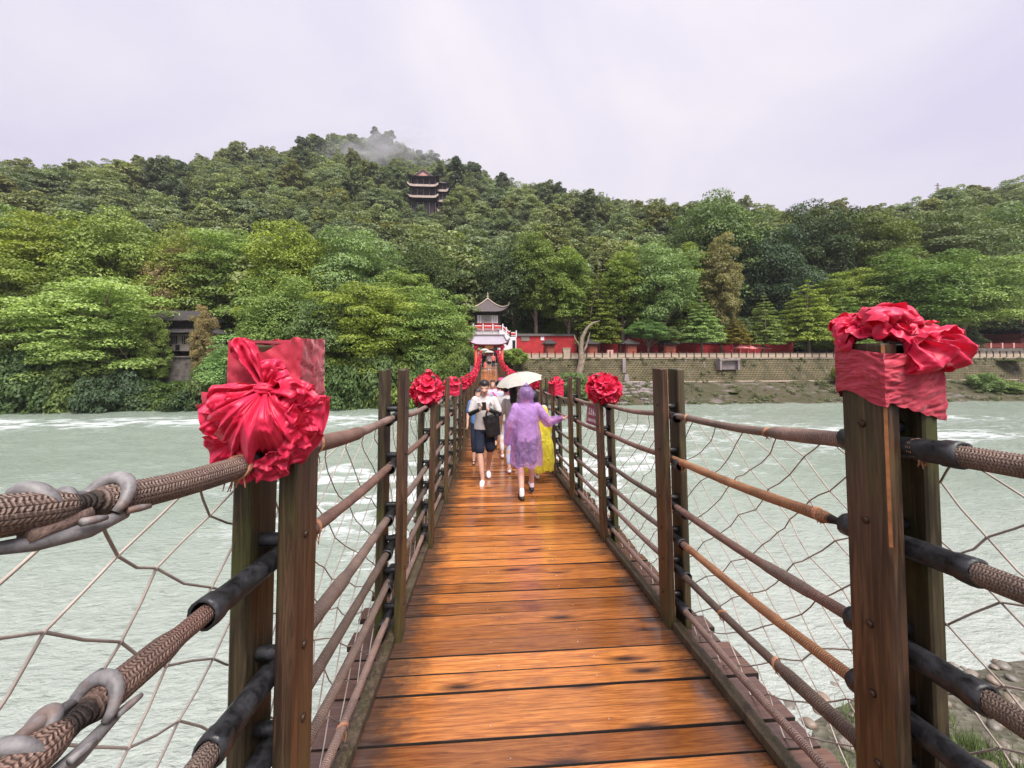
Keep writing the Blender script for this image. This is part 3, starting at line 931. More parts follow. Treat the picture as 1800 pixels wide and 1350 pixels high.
class Cloth:
    def __init__(s): s.V = []; s.F = []; s.n = 0
    def grid(s, G):
        """G (a,b,3)"""
        a, b = G.shape[:2]
        i = (np.arange(a - 1)[:, None] * b + np.arange(b - 1)[None, :]).ravel() + s.n
        s.V.append(G.reshape(-1, 3)); s.F.append(np.stack([i, i + 1, i + b + 1, i + b], 1)); s.n += a * b
    def mesh(s, name, mat=None):
        return np_mesh(name, np.concatenate(s.V), np.concatenate(s.F), [mat or M_CLOTH], True)
def frame(n, up=(0, 0, 1)):
    n = np.array(n, float); n /= np.linalg.norm(n)
    u = np.array(up, float); u = u - n * u.dot(n)
    if np.linalg.norm(u) < 1e-3: u = np.array([1.0, 0, 0]) - n * n[0]
    u /= np.linalg.norm(u)
    r = np.cross(u, n)
    return r, u, n
def fan(cl, K, r, u, n, a0, a1, R0, bulge, pleats, amp, seed, na=44, ns=14, rim=.12, lift=0.0, tuck=.25, squash=1.0):
    """pleated sheet gathered at K, spreading in the plane (r,u) from angle a0 to a1 (0 = r, 90 = u)"""
    K = np.array(K, float)
    s = np.linspace(0.02, 1, ns)[:, None]; t = np.linspace(0, 1, na)[None, :]
    ang = np.radians(a0 + (a1 - a0) * t)
    ph = 2 * np.pi * pleats * t
    w = 2.2 * (fbm(t * pleats * .6 + seed * 3.1, t * 0 + seed, 2, seed) - .5)
    # pleats lean over and open out towards the rim
    pl = np.sin(ph + w * 4) + .45 * np.sin(ph * 2.3 + seed + w * 3)
    rad = R0 * (1 + rim * 1.6 * (fbm(t * 5 + seed, t * 0 + 2.2, 2, seed + 9) - .5) * 2)
    angd = ang + np.radians(5.5) * np.cos(ph + w * 4) * s * min(1.0, abs(a1 - a0) / 120)
    rr = rad * s ** 0.9
    prof = bulge * np.sin(np.pi * np.minimum(1, s * (1 - tuck) ** .5 + 0) ** .8) + lift * s
    out = prof + amp * pl * s ** 1.1 * (1 - .25 * s)
    crumple = (fbm(s * 6 + seed + 0 * t, t * pleats * 1.2 + 3 + 0 * s, 3, seed + 5) - .5) * amp * 1.8 * s
    out = out + crumple
    G = K + rr[..., None] * (np.cos(angd)[..., None] * r + squash * np.sin(angd)[..., None] * u) + out[..., None] * n
    cl.grid(G)
def loop(cl, K, d, upv, L, H, W, seed, nt=34, nw=14, twist=0.0):
    """a floppy loop of wide ribbon, gathered at K, pointing along d"""
    K = np.array(K, float); d = np.array(d, float); d /= np.linalg.norm(d)
    wv, u2, _ = frame(d, upv)
    t = np.linspace(0, 1, nt)[:, None]; w = np.linspace(-1, 1, nw)[None, :]
    a = np.pi * t
    x = L * np.sin(a) ** .9
    z = H * np.sin(2 * a) * np.sin(a) ** .35
    wid = W * (0.16 + .84 * np.sin(a) ** .7)
    sk = 1 - .18 * w ** 2 * np.sin(a)
    cr = (fbm(t * 6 + seed, w * 1.4 + seed * .7, 3, seed) - .5)
    fold = np.sin(w * 5.5 + seed + cr * 6) * (.018 * L / .1) * (1 - .6 * np.sin(a))
    tw = twist * (t - .5) * 2
    cu = w * wid
    G = K + (x * sk + cr * .10 * L)[..., None] * d + (z + fold + cr * .25 * H)[..., None] * (u2 * np.cos(tw)[..., None] + wv * np.sin(tw)[..., None]) + cu[..., None] * (wv * np.cos(tw)[..., None] - u2 * np.sin(tw)[..., None])
    cl.grid(G)
def wrap(cl, x0, x1, y0, y1, hfun_lo, hfun_hi, zf, lean, seed, na=120, ns=26, e=.006, amp=.006, knot=None, diag=0.0):
    """cloth wound round a rectangle of posts; hfun(u) gives heights round the ring"""
    per = []
    cx_, cy_ = (x0 + x1) / 2, (y0 + y1) / 2
    hx, hy = (x1 - x0) / 2 + e, (y1 - y0) / 2 + e
    P = 2 * (2 * hx + 2 * hy)
    for a in range(na):
        q = P * a / na
        if q < 2 * hx: per.append((-hx + q, -hy, 0, -1))
        elif q < 2 * hx + 2 * hy: per.append((hx, -hy + (q - 2 * hx), 1, 0))
        elif q < 4 * hx + 2 * hy: per.append((hx - (q - 2 * hx - 2 * hy), hy, 0, 1))
        else: per.append((-hx, hy - (q - 4 * hx - 2 * hy), -1, 0))
    per.append(per[0])
    per = np.array(per)
    G = np.zeros((ns, na + 1, 3))
    for i in range(ns):
        s = i / (ns - 1)
        for a in range(na + 1):
            px_, py_, nx_, ny_ = per[a]
            ua = (a % na) / na
            h = hfun_lo(px_ / hx, py_ / hy) * (1 - s) + hfun_hi(px_ / hx, py_ / hy) * s
            hh = h + diag * px_ + .3 * diag * py_
            wv = .035 * mnoise.noise(Vector((px_ * 7 + seed, py_ * 7, h * 5)))
            d = amp * (mnoise.noise(Vector((px_ * 17, py_ * 17, (hh + wv) * 62 + seed))) + .6 * abs(mnoise.noise(Vector((px_ * 30, py_ * 30, (hh + wv) * 120 + seed * 2)))) * 2 - .3)
            corner = min(1, 8 * min(abs(abs(px_) - hx) if ny_ else 9, abs(abs(py_) - hy) if nx_ else 9) / .05 + .25)
            d = d * corner + .001
            G[i, a] = (cx_ + px_ + nx_ * d + math.tan(lean) * (h - .85), cy_ + py_ + ny_ * d, zf + h)
    cl.grid(G)

def ball_mesh(seed, style):
    rng = random.Random(seed); cl = Cloth()
    if style == 0:       # round pompom of stacked ruffles
        for k in range(30):
            z = 1 - 2 * (k + .5) / 30; a = k * 2.39996 + rng.uniform(-.3, .3)
            q = math.sqrt(max(0, 1 - z * z))
            n = np.array([q * math.cos(a), q * math.sin(a), z])
            r, u, nn = frame(n, (rng.uniform(-1, 1), rng.uniform(-1, 1), rng.uniform(.2, 1)))
            a0 = rng.uniform(0, 360)
            fan(cl, n * .080 * np.array([1, 1, 1.02]), r, u, nn, a0, a0 + rng.uniform(230, 350), rng.uniform(.085, .112), .012, rng.randint(4, 7), .017, seed * 40 + k, na=34, ns=8, lift=rng.uniform(.035, .075))
    else:                # wound cup with a ruffled crown
        def lo(px_, py_): return -.15 + .02 * px_
        def hi(px_, py_): return .10
        wrap(cl, -.098, .098, -.078, .078, lo, hi, 0, 0, seed, na=72, ns=20, e=.016, amp=.013)
        for k in range(15):
            a = k * 2.39996; q = .35 + .6 * (k / 15)
            n = np.array([q * math.cos(a), q * math.sin(a), .75])
            r, u, nn = frame(n, (0, 0, 1))
            a0 = rng.uniform(0, 360)
            fan(cl, np.array([math.cos(a) * q * .085, math.sin(a) * q * .07, .07 + .02 * rng.random()]), r, u, nn, a0, a0 + 260, rng.uniform(.07, .10), .012, 5, .016, seed * 50 + k, na=30, ns=7, lift=.045)
    if style == 0 and seed % 2:
        loop(cl, (0, 0, .14), (.1, -.2, 1), (1, 0, 0), .085, .03, .035, seed, 18, 8)
    return cl.mesh('red_bow')
BALLS = [ball_mesh(s, 0) for s in (1, 2, 3, 4)]; CUPS = [ball_mesh(s, 1) for s in (7, 8)]
ORD = ['nearest', 'second', 'third', 'fourth', 'fifth', 'sixth', 'seventh', 'eighth', 'ninth', 'tenth', 'eleventh', 'twelfth', 'thirteenth', 'fourteenth', 'fifteenth']
for sd in (-1, 1):
    for n_, i in enumerate(range(2, 29, 2)):
        _, _, yc, zd, ln = POSTS[(i, sd)]
        x = BCX + sd * (BHW + PT + GAP / 2) + math.tan(ln) * .7
        if i == 2: me = BALLS[0] if sd < 0 else BALLS[1]
        elif i == 4: me = CUPS[0] if sd > 0 else CUPS[1]
        else: me = rg.choice(BALLS + CUPS[:1])
        s = rg.uniform(.97, 1.08) if i < 10 else 1.12
        o = put('red_bow', me, None, (x, yc, zd + 1.615), (0, 0, rg.uniform(0, 6.28) if i > 4 else (.4 if sd < 0 else 2.0)), (s * .96, s * .96, s))
        if i == 2 and sd > 0: o.scale = (1.02, 1.02, 1.02)
        side = 'left' if sd < 0 else 'right'
        tag(o, 'red cloth rosette on the %s railing, %s bow from the camera' % (side, ORD[n_ + 1]), 'bow', 'red bows along the bridge railings')

# ---- the big bow on the nearest left posts
def bow_near_left():
    pi_, po_, yc, zd, ln = POSTS[(0, -1)]
    root = tag(empty('red_bow', (BCX - (BHW + .09), yc, zd + 1.5)), 'big gathered red satin bow wrapping the nearest left post pair', 'bow', 'red bows along the bridge railings')
    off = np.array(root.location)
    x0 = BCX - (BHW + 2 * PT + GAP); x1 = BCX - BHW
    cl = Cloth()
    def lo(px_, py_): return 1.46
    def hi(px_, py_):
        gapd = math.exp(-((px_ - .05) / .33) ** 2)
        front = 1 if py_ < 0 else .5
        return 1.785 - .036 * gapd * front + .006 * math.sin(px_ * 9)
    wrap(cl, x0, x1, yc - PD / 2, yc + PD / 2, lo, hi, zd, ln, 3, na=150, ns=40, e=.007, amp=.0075, diag=.9)
    me = cl.mesh('wrap', M_THIN); me.transform(Matrix.Translation(-Vector(off)))
    put('wrap', me, root)
    # tops of the two posts, covered
    mb = MB()
    for xa, xb in ((x0 - .004, x0 + PT + .004), (x1 - PT - .004, x1 + .004)):
        mb.box(((xa + xb) / 2 + math.tan(ln) * .92, yc, zd + 1.779), (xb - xa, PD + .008, .008))
    mb.box((x0 + (x1 - x0) / 2 + math.tan(ln) * .88, yc, zd + 1.735), (GAP + .02, PD, .010))
    w2 = mb.mesh('post_cover', M_THIN); w2.transform(Matrix.Translation(-Vector(off))); put('post_cover', w2, root)
    K = np.array(PX(468, 684, yc - PD / 2 - .030))
    r, u, n = frame((.30, -.95, .06))
    r0_ = r; r = r * .66
    cl = Cloth()
    # main bell and under layers
    fan(cl, K - n * .020, r * 1.05, u, n, -176, -4, .205, .060, 7, .015, 8, na=150, ns=44, rim=.12)
    fan(cl, K - n * .050, r * 1.10, u, n, -170, -8, .222, .050, 6, .014, 12, na=120, ns=30, rim=.10)
    fan(cl, K + n * .000, r * 1.05, u, n, -150, -30, .190, .078, 4, .012, 3, na=150, ns=50, rim=.10, tuck=.0)
    # broad overlapping flaps across the bell
    fan(cl, K + n * .012 + r * .01, r * 1.1, u, n, -118, -60, .172, .098, 1.4, .009, 21, na=70, ns=44, rim=.20)
    fan(cl, K + n * .008, r * 1.1, u, n, -160, -112, .176, .082, 1.6, .010, 27, na=70, ns=44, rim=.18)
    # ruffles round the lower rim
    for k, (a, q, s_) in enumerate(((-155, .140, .060), (-128, .165, .062), (-105, .180, .060), (-82, .182, .062), (-60, .172, .062), (-42, .150, .068), (-25, .135, .075), (-10, .120, .062), (-30, .10, .055))):
        c = K + (np.cos(R(a)) * r + np.sin(R(a)) * u) * q + n * (.036 if a > -50 else .022)
        rr, uu, nn = frame(n + .6 * (np.cos(R(a)) * r + np.sin(R(a)) * u))
        fan(cl, c, rr, uu, nn, a - 130, a + 130, s_ * .85, .012, 3.5, .013, 31 + k, na=60, ns=16, rim=.2, lift=.02)
    # right hand ruffle standing proud, and the left wing
    loop(cl, K + n * .01, r0_ * 1.0 - u * .45 + n * .25, n, .098, .034, .044, 5, 50, 22, .3)
    loop(cl, K + n * .01, r0_ * .60 - u * .95 + n * .30, n, .130, .032, .044, 6, 50, 22, -.3)
    loop(cl, K + n * .0, r0_ * .60 + u * .05 + n * .25, u, .070, .026, .036, 9, 40, 18, .2)
    loop(cl, K + n * .005, -r0_ * 1.0 - u * .20 + n * .12, n, .128, .018, .036, 11, 50, 20, .5)
    loop(cl, K + n * .005, -r0_ * .80 - u * .65 + n * .15, n, .132, .026, .044, 13, 50, 20, -.2)
    # tie over the posts to the notch and the knot itself
    loop(cl, K + n * .006, r0_ * .30 + u * 1.0 + n * .10, n, .085, .022, .028, 15, 40, 16, .4)
    loop(cl, K + n * .006, r0_ * .62 + u * .60 + n * .12, n, .070, .022, .026, 16, 40, 16, -.4)
    loop(cl, K - n * .004, -r0_ * .45 + u * .90 + n * .02, n, .150, .008, .030, 17, 40, 16, .05)
    me = cl.mesh('gathered_cloth'); me.transform(Matrix.Translation(-Vector(off)))
    put('gathered_cloth', me, root)
    bm = bmesh.new(); bmesh.ops.create_icosphere(bm, subdivisions=4, radius=1)
    for v in bm.verts:
        p = v.co.copy()
        k = 1 + .20 * mnoise.noise(Vector((p.x * 1.4, p.z * 4, p.y))) + .10 * math.sin(p.z * 11 + p.x * 3)
        q = K + r0_ * p.x * .026 * k + u * p.z * .019 * k + n * (p.y * -.020 * k + .022)
        v.co = Vector(q) - Vector(off)
    me = bpy.data.meshes.new('knot'); bm.to_mesh(me); bm.free(); me.materials.append(M_CLOTH)
    me.polygons.foreach_set('use_smooth', [True] * len(me.polygons))
    put('knot', me, root)
bow_near_left()

# ---- the loose bow on the nearest right posts
def bow_near_right():
    pi_, po_, yc, zd, ln = POSTS[(0, 1)]
    root = tag(empty('red_bow', (BCX + BHW + .09, yc, zd + 1.6)), 'loose red cloth with floppy loops on top of the nearest right post pair', 'bow', 'red bows along the bridge railings')
    off = Vector(root.location)
    x0 = BCX + BHW; x1 = BCX + BHW + 2 * PT + GAP
    cl = Cloth()
    def lo(px_, py_):
        e = 1.605 + .018 * math.sin(py_ * 2.2 + .5) if px_ < -.9 else 1.60 - .03 * (px_ + 1)
        return e + .003 * math.sin(px_ * 15)
    def hi(px_, py_): return 1.752 + (.010 * py_ if px_ < 0 else .0)
    wrap(cl, x0, x1, yc - PD / 2, yc + PD / 2, lo, hi, zd, ln, 9, na=170, ns=50, e=.0095, amp=.0085, diag=-.45)
    me = cl.mesh('wrap', M_THIN); me.transform(Matrix.Translation(-off)); put('wrap', me, root)
    cl = Cloth()
    K = np.array(PX(1600, 596, yc - PD / 2 - .012)); U = np.array([0, 0, 1.0]); X = np.array([1.0, 0, 0]); Yv = np.array([0, 1.0, 0])
    loop(cl, K, X * .42 - U * .82 - Yv * .35, -Yv, .105, .034, .060, 3, 60, 26, .35)
    loop(cl, K + X * .03, X * .93 - U * .45 - Yv * .15, -Yv, .138, .032, .055, 4, 60, 26, -.3)
    loop(cl, K + X * .02, X * .80 + U * .10 + Yv * .15, U, .120, .026, .055, 5, 50, 22, .3)
    loop(cl, K + U * .01, X * .35 + U * .62 + Yv * .60, -Yv, .120, .030, .050, 6, 50, 22, .6)
    loop(cl, K + U * .012, -X * .15 + U * .55 + Yv * .80, -Yv, .150, .030, .048, 7, 50, 22, -.5)
    loop(cl, K + U * .010, X * .1 + U * .32 + Yv * .95, U, .160, .022, .060, 8, 50, 22, .2)
    K2 = np.array(PX(1520, 588, yc + .04))
    for k, (d, l, h, w_) in enumerate((((-.65, .35, .35), .075, .024, .032), ((-.85, .2, -.05), .085, .022, .034), ((-.55, -.1, .60), .070, .022, .03), ((-.8, .1, -.50), .080, .020, .030), ((.3, .2, .65), .080, .024, .036), ((.6, -.1, .30), .075, .022, .034), ((-.2, .7, .4), .09, .02, .04), ((.1, .8, .55), .1, .025, .04))):
        loop(cl, K2 + X * .012 * (k % 3 - 1), np.array(d), (0, -.6, .8), l * 1.05, h, w_, 20 + k, 44, 18, (.5 if k % 2 else -.4))
    for k, (d, l, h, w_) in enumerate((((-.4, -.3, .75), .085, .028, .042), ((.15, -.5, .7), .085, .026, .044), ((.55, -.35, .6), .09, .026, .044), ((.9, .1, .35), .10, .026, .05), ((-.9, -.2, .2), .09, .024, .04))):
        loop(cl, K * .5 + K2 * .5 + U * .012 + X * .012 * (k - 2), np.array(d), (0, -.8, .6), l, h, w_, 60 + k, 44, 20, (.4 if k % 2 else -.3))
    r, u, n = frame((-.25, -.35, .9))
    fan(cl, K2 + U * .006, r, u, n, 0, 340, .085, .02, 8, .013, 77, na=90, ns=16, lift=.02)
    fan(cl, K + X * .03 + U * .02 + Yv * .07, r, u, n, 0, 340, .090, .02, 7, .015, 78, na=90, ns=16, lift=.02)
    me = cl.mesh('loose_loops'); me.transform(Matrix.Translation(-off)); put('loose_loops', me, root)
bow_near_right()
# ================================================================== FAR BANK: WALLS, GATE, TEMPLES
def mat_blockwall():
    m = NT('mossy_block_wall')
    p = m.pos()
    px, py, pz = m.sep(p)[:3]
    v = m.n('ShaderNodeCombineXYZ', {0: px, 1: pz}).outputs[0]
    br = m.n('ShaderNodeTexBrick', {'Vector': v, 'Scale': 1.0, 'Mortar Size': 0.045, 'Mortar Smooth': 0.3, 'Brick Width': 0.48, 'Row Height': 0.26, 'Color1': (0.034, 0.027, 0.012, 1), 'Color2': (0.056, 0.044, 0.020, 1), 'Mortar': (0.21, 0.17, 0.09, 1)})
    f = m.noise(p, 0.55, 5, .65); g = m.noise(p, 3.2, 5, .7)
    c = m.mix(m.ramp(f, [(0.40, 0.0), (0.62, .75)]), br.outputs[0], (0.038, 0.034, 0.010))
    c = m.mix(m.ramp(m.noise(m.map(p, (.5, .5, .16)), 1.2, 5, .7), [(0.60, 0.0), (0.72, .6)]), c, (0.30, 0.26, 0.24))
    c = m.mix(m.ramp(g, [(0.3, .5), (0.55, 0.0)]), c, (0.028, 0.025, 0.012))
    m.P(base=c, rough=.9, normal=m.bump(m.math('ADD', br.outputs['Fac'], g), .6, .05))
    return m.mat
def mat_slope():
    m = NT('mossy_stone_slope')
    p = m.pos()
    f = m.noise(m.map(p, (0.30, 0.30, 1.1)), 1.3, 6, .65, .8); g = m.noise(p, 2.4, 6, .7)
    rk = m.noise(m.map(p, (.12, .5, .9)), 1.5, 5, .6, 1.2)
    c = m.ramp(f, [(0.30, (0.030, 0.030, 0.008)), (0.5, (0.052, 0.045, 0.015)), (0.62, (0.078, 0.058, 0.036)), (0.8, (0.16, 0.13, 0.12))])
    c = m.mix(m.ramp(g, [(0.35, .65), (0.6, 0.0)]), c, (0.055, 0.052, 0.024))
    c = m.mix(m.ramp(rk, [(0.55, 0), (0.68, .7)]), c, (0.19, 0.155, 0.15))
    m.P(base=c, rough=.85, normal=m.bump(m.math('ADD', f, m.math('MULTIPLY', g, .5)), .9, .25))
    return m.mat
def mat_roof(name, c1, c2, freq=22.0, axis=0):
    m = NT(name)
    u, v, _ = m.sep(m.uv())[:3]
    t = m.math('MULTIPLY_ADD', m.math('SINE', m.math('MULTIPLY', u, freq)), .5, .5)
    f = m.noise(m.pos(), 1.2, 5, .65)
    c = m.mix(t, c1, c2)
    c = m.mix(m.math('MULTIPLY', f, .5), c, tuple(x * .5 for x in c1))
    m.P(base=c, rough=.65, normal=m.bump(t, .8, .06))
    return m.mat
M_BLOCK = mat_blockwall(); M_SLOPE = mat_slope()
M_PAVE = simple('promenade_paving', (0.28, 0.25, 0.22), .7, .2, 1.5)
M_RED = simple('red_lime_wall', (0.42, 0.030, 0.034), .8, .25, 1.2, .1)
M_REDP = simple('red_lacquer', (0.56, 0.045, 0.030), .45, .2, 3.0)
M_DKRED = simple('dark_red_boards', (0.165, 0.026, 0.020), .6, .35, 2.5)
M_BRKRED = simple('brick_red_shutter', (0.34, 0.085, 0.050), .6, .2, 2.0)
M_WHITE = simple('white_plaster', (0.78, 0.72, 0.76), .8, .10, 1.0)
M_LATT = simple('pale_lattice', (0.50, 0.46, 0.44), .7, .25, 4.0)
M_TILE = mat_roof('grey_roof_tile', (0.105, 0.080, 0.076), (0.275, 0.225, 0.235))
M_TILEP = mat_roof('pale_gate_tile', (0.36, 0.30, 0.35), (0.72, 0.66, 0.74), 14.0)
M_TILED = mat_roof('dark_old_tile', (0.040, 0.034, 0.034), (0.125, 0.108, 0.108), 18.0)
M_TAN = simple('tan_stone_panel', (0.42, 0.33, 0.25), .8, .2, 2.0)
M_DKWOOD = simple('dark_temple_wood', (0.028, 0.020, 0.022), .7, .4, 2.0)
M_EAVE = simple('pale_eave_band', (0.46, 0.36, 0.30), .7, .2, 1.0)
M_PINK = simple('pink_gable', (0.62, 0.34, 0.29), .8, .2, 1.0)
M_GOLD = simple('orange_plaque', (0.62, 0.20, 0.07), .5, .2, 2.0)
M_STONEW = simple('grey_rubble', (0.125, 0.108, 0.095), .9, .55, 1.6, .8)
M_CONC = simple('pale_lilac_concrete', (0.27, 0.225, 0.225), .85, .25, 1.0, .3)
M_BARK = simple('grey_bark', (0.20, 0.155, 0.115), .9, .45, 3.0, .6)
M_BLACK = simple('black_paint', (0.012, 0.012, 0.014), .5, .2, 4)
M_GREYW = simple('weathered_plaster', (0.22, 0.19, 0.165), .85, .25, 1.5)
M_COLM = simple('grey_tower_column', (0.11, 0.095, 0.10), .7, .2, 2)
M_PARA = simple('pink_parasol_cloth', (0.62, 0.20, 0.20), .7, .15, 3)

def quad_sheet(pts, name, mat, parent=None, nx=60, nz=6, jit=0.0, seed=1):
    a, b, c, d = [Vector(p) for p in pts]
    V = []; 
    for j in range(nz + 1):
        for i in range(nx + 1):
            u, v = i / nx, j / nz
            p = (a * (1 - u) + b * u) * (1 - v) + (d * (1 - u) + c * u) * v
            k = jit * mnoise.fractal(Vector((p.x * .5, p.y * .5 + seed, p.z * .9)), 1.0, 2.0, 4)
            V.append((p.x + k * .3, p.y - k, p.z + k * .4))
    F = [(j * (nx + 1) + i, j * (nx + 1) + i + 1, (j + 1) * (nx + 1) + i + 1, (j + 1) * (nx + 1) + i) for j in range(nz) for i in range(nx)]
    return put(name, np_mesh(name, np.array(V), F, [mat], True), parent)

# ---- promenade, embankment
PROM = -1.12
tag(quad_sheet([(3.2, 55.0, PROM), (230, 55.0, PROM), (230, 72, PROM + .3), (3.2, 72, PROM + .3)], 'promenade', M_PAVE, nx=40, nz=3), kind='structure')
emb = tag(empty('embankment', (60, 53, -4.4)), 'mossy stone block embankment wall below the promenade railing', 'retaining wall')
EO = Vector(emb.location)
def epart(o): o.location = o.location - EO; o.parent = emb; return o
epart(quad_sheet([(3.0, 53.2, -4.45), (230, 53.2, -4.45), (230, 55.05, PROM - .02), (3.0, 55.05, PROM - .02)], 'block_face', M_BLOCK, nx=160, nz=10, jit=.06))
epart(quad_sheet([(3.5, 45.6, -6.95), (230, 45.6, -6.95), (230, 52.7, -4.40), (3.5, 52.7, -4.40)], 'stone_slope', M_SLOPE, nx=260, nz=26, jit=.55))
mb = MB(); mb.box((116.5, 52.95, -4.44), (227, .55, .16)); mb.box((116.5, 55.08, PROM - .03), (227, .34, .14)); epart(mb.build('ledge', M_TAN))
# old concrete steps and outlet below them
SLAB = []
for k in range(4):
    mb = MB(); mb.cbox((0, 0, 0), (.88, .86, .42), .03 + .02 * k); SLAB.append(mb.mesh('slab', M_CONC))
for i in range(9):
    for j in range(7):
        if rg.random() < .14: continue
        x = 15.2 + i * .92 - j * .15; y = 52.3 - j * .92; z = -4.62 - j * .33
        epart(put('slab', SLAB[rg.randrange(4)], None, (x + rg.uniform(-.06, .06), y + rg.uniform(-.06, .06), z + rg.uniform(-.08, .05)), (rg.uniform(-.06, .06), rg.uniform(-.06, .06), rg.uniform(-.08, .08))))
mb = MB(); p = PX(1098, 640, 53.6); mb.box((p.x, 53.9, -2.2), (.45, .35, 2.0)); mb.box((p.x, 53.0, -4.0), (.8, .7, 1.2), taper=.6); epart(mb.build('stone_marker', M_CONC))
p = PX(1278, 641, 53.9)
mb = MB()
mb.box((p.x, 53.7, p.z + .75), (3.0, 1.1, .22)); mb.box((p.x - 1.35, 53.75, p.z), (.25, 1.1, 1.5)); mb.box((p.x + 1.35, 53.75, p.z), (.25, 1.1, 1.5)); mb.box((p.x, 53.95, p.z - .1), (2.4, .5, 1.2))
epart(mb.build('drain_outlet', M_CONC))

# ---- railing along the promenade, post by post
rail = tag(empty('promenade_railing', (60, 55.3, PROM)), 'low railing of dark posts and tan panels along the promenade edge', 'railing')
pm = MB(); pm.box((0, 0, .46), (.13, .13, .92)); pm.box((0, 0, .95), (.17, .17, .07)); PMSH = pm.mesh('post', M_DKWOOD)
pn = MB(); pn.box((0, 0, .33), (1.0, .07, .44)); pn.box((0, 0, .68), (1.0, .05, .08)); PNSH = pn.mesh('panel', M_TAN)
for i in range(100):
    x = 4.2 + i * 1.16
    put('post', PMSH, rail, (x - 60, 0, 0)); put('panel', PNSH, rail, (x + .58 - 60, 0, 0))

# ---- roof with upswept corners
def roof_mesh(w, d, h, mats, ridge=0.0, up=.5, conc=1.5, n=13, m=9, thick=.12, gable=False):
    V = []; F = []; UV = []
    for side in range(4):
        along, depth = (w, d) if side % 2 == 0 else (d, w)
        top = ridge if side % 2 == 0 else 0.0
        base = len(V)
        for j in range(m):
            s = j / (m - 1)
            half = (along / 2) * (1 - s) + top / 2 * s
            dep = (depth / 2) * (1 - s) + (0 if side % 2 == 0 else ridge / 2) * s
            for i in range(n):
                t = -1 + 2 * i / (n - 1)
                z = h * s ** conc + up * abs(t) ** 5 * (1 - s) ** 3
                x = t * half * (1 + .05 * abs(t) ** 5 * (1 - s)); y = -dep * (1 + .05 * abs(t) ** 5 * (1 - s))
                a = side * math.pi / 2
                V.append((x * math.cos(a) - y * math.sin(a), x * math.sin(a) + y * math.cos(a), z)); UV.append((t * half * 6, s))
        for j in range(m - 1):
            for i in range(n - 1):
                b = base + j * n + i
                F.append((b, b + 1, b + n + 1, b + n))
    k = len(V)
    # underside
    V2 = [(x * .97, y * .97, z * .75 - thick) for x, y, z in V]
    F2 = [tuple(k + q for q in f[::-1]) for f in F]
    E = []
    for side in range(4):
        b = side * n * m
        for i in range(n - 1): E.append((b + i, k + b + i, k + b + i + 1, b + i + 1))
    mi = [0] * len(F) + [1] * (len(F2) + len(E))
    return np_mesh('roof', np.array(V + V2), F + F2 + E, mats, False, uv=np.array(UV + UV), mi=mi)
def hips(w, d, h, ridge, up, conc, r, mat, parent, loc):
    """ridge and hip rolls"""
    mb = MB()
    for sx in (-1, 1):
        for sy in (-1, 1):
            pts = []
            for j in range(9):
                s = j / 8
                pts.append(((w / 2 * (1 - s) + ridge / 2 * s) * sx * (1.05 if j == 0 else 1), d / 2 * (1 - s) * sy * (1.05 if j == 0 else 1), h * s ** conc + up * (1 - s) ** 3 + r))
            q = Vector(pts[0]) - Vector(pts[1])
            pts.insert(0, tuple(Vector(pts[0]) + q * .3 + Vector((0, 0, up * .55))))
            mb.tube(pts, [r * .5] + [r] * 9, 6)
    if ridge > .1:
        mb.tube([(-ridge / 2 - .1, 0, h + r * 1.5), (ridge / 2 + .1, 0, h + r * 1.5)], r * 1.5, 6)
    return mb.build('ridge_roll', mat, parent, loc)

# ---- bridge head: stone abutment and red gate
ab = tag(empty('bridge_abutment', (BCX, 49, -4)), 'grey rubble stone abutment carrying the far end of the bridge', 'abutment')
mb = MB()
for (x, y, z, w, d, h) in ((0, 49.2, -4.35, 4.6, 12.0, 5.16), (2.9, 48.8, -5.2, 2.2, 9, 3.4), (-3.0, 49.3, -5.4, 2.0, 9, 3.2)):
    mb.box((x, y - 49, z + 4), (w, d, h), taper=.93)
mb.build('masonry', M_STONEW, ab)
gate = tag(empty('bridge_gate', (BCX, 43.3, deck(43))), 'red pillared gate with pale tiled roof at the far bridge end', 'gate')
gz = 0
for sx in (-1, 1):
    mb = MB(); mb.lathe([(.26, 0), (.26, .18), (.20, .26), (.17, .3), (.165, 2.35)], 14, (sx * 1.46, 0, 0)); mb.build('pillar', M_REDP, gate, smooth=True)
    mb = MB(); mb.lathe([(.13, 0), (.13, 2.3)], 12, (sx * 1.46, 1.6, 0)); mb.build('pillar', M_REDP, gate, smooth=True)
    mb = MB(); mb.ball((sx * 1.46, -.12, 2.12), (.30, .22, .26), 12, 8); mb.build('lantern', M_CLOTH, gate, smooth=True)
mb = MB(); mb.box((0, 0, 2.18), (3.1, .22, .30)); mb.box((0, 0, 1.72), (2.75, .12, .12)); mb.box((0, 1.6, 2.18), (3.1, .18, .26)); mb.build('beam', M_DKRED, gate)
pq = MB(); pq.box((0, -.17, 2.10), (.96, .06, .40)); plq = pq.build('plaque', M_GOLD, gate)
gl = MB(); gr_ = random.Random(3)
for k in range(4):
    x = -.33 + k * .22
    for _ in range(6):
        if gr_.random() < .5: gl.box((x + gr_.uniform(-.05, .05), -.205, 2.10 + gr_.uniform(-.12, .12)), (gr_.uniform(.08, .16), .012, .025))
        else: gl.box((x + gr_.uniform(-.06, .06), -.206, 2.10 + gr_.uniform(-.08, .08)), (.025, .012, gr_.uniform(.1, .2)))
gl.build('lettering', simple('gold_letters', (.80, .55, .28), .4), plq)
rf = put('roof', roof_mesh(4.3, 2.6, .95, (M_TILEP, M_DKRED), 3.4, .42, 1.3), gate, (0, .8, 2.40))
hips(4.3, 2.6, .95, 3.4, .42, 1.3, .07, M_TILE, gate, (0, .8, 2.42))
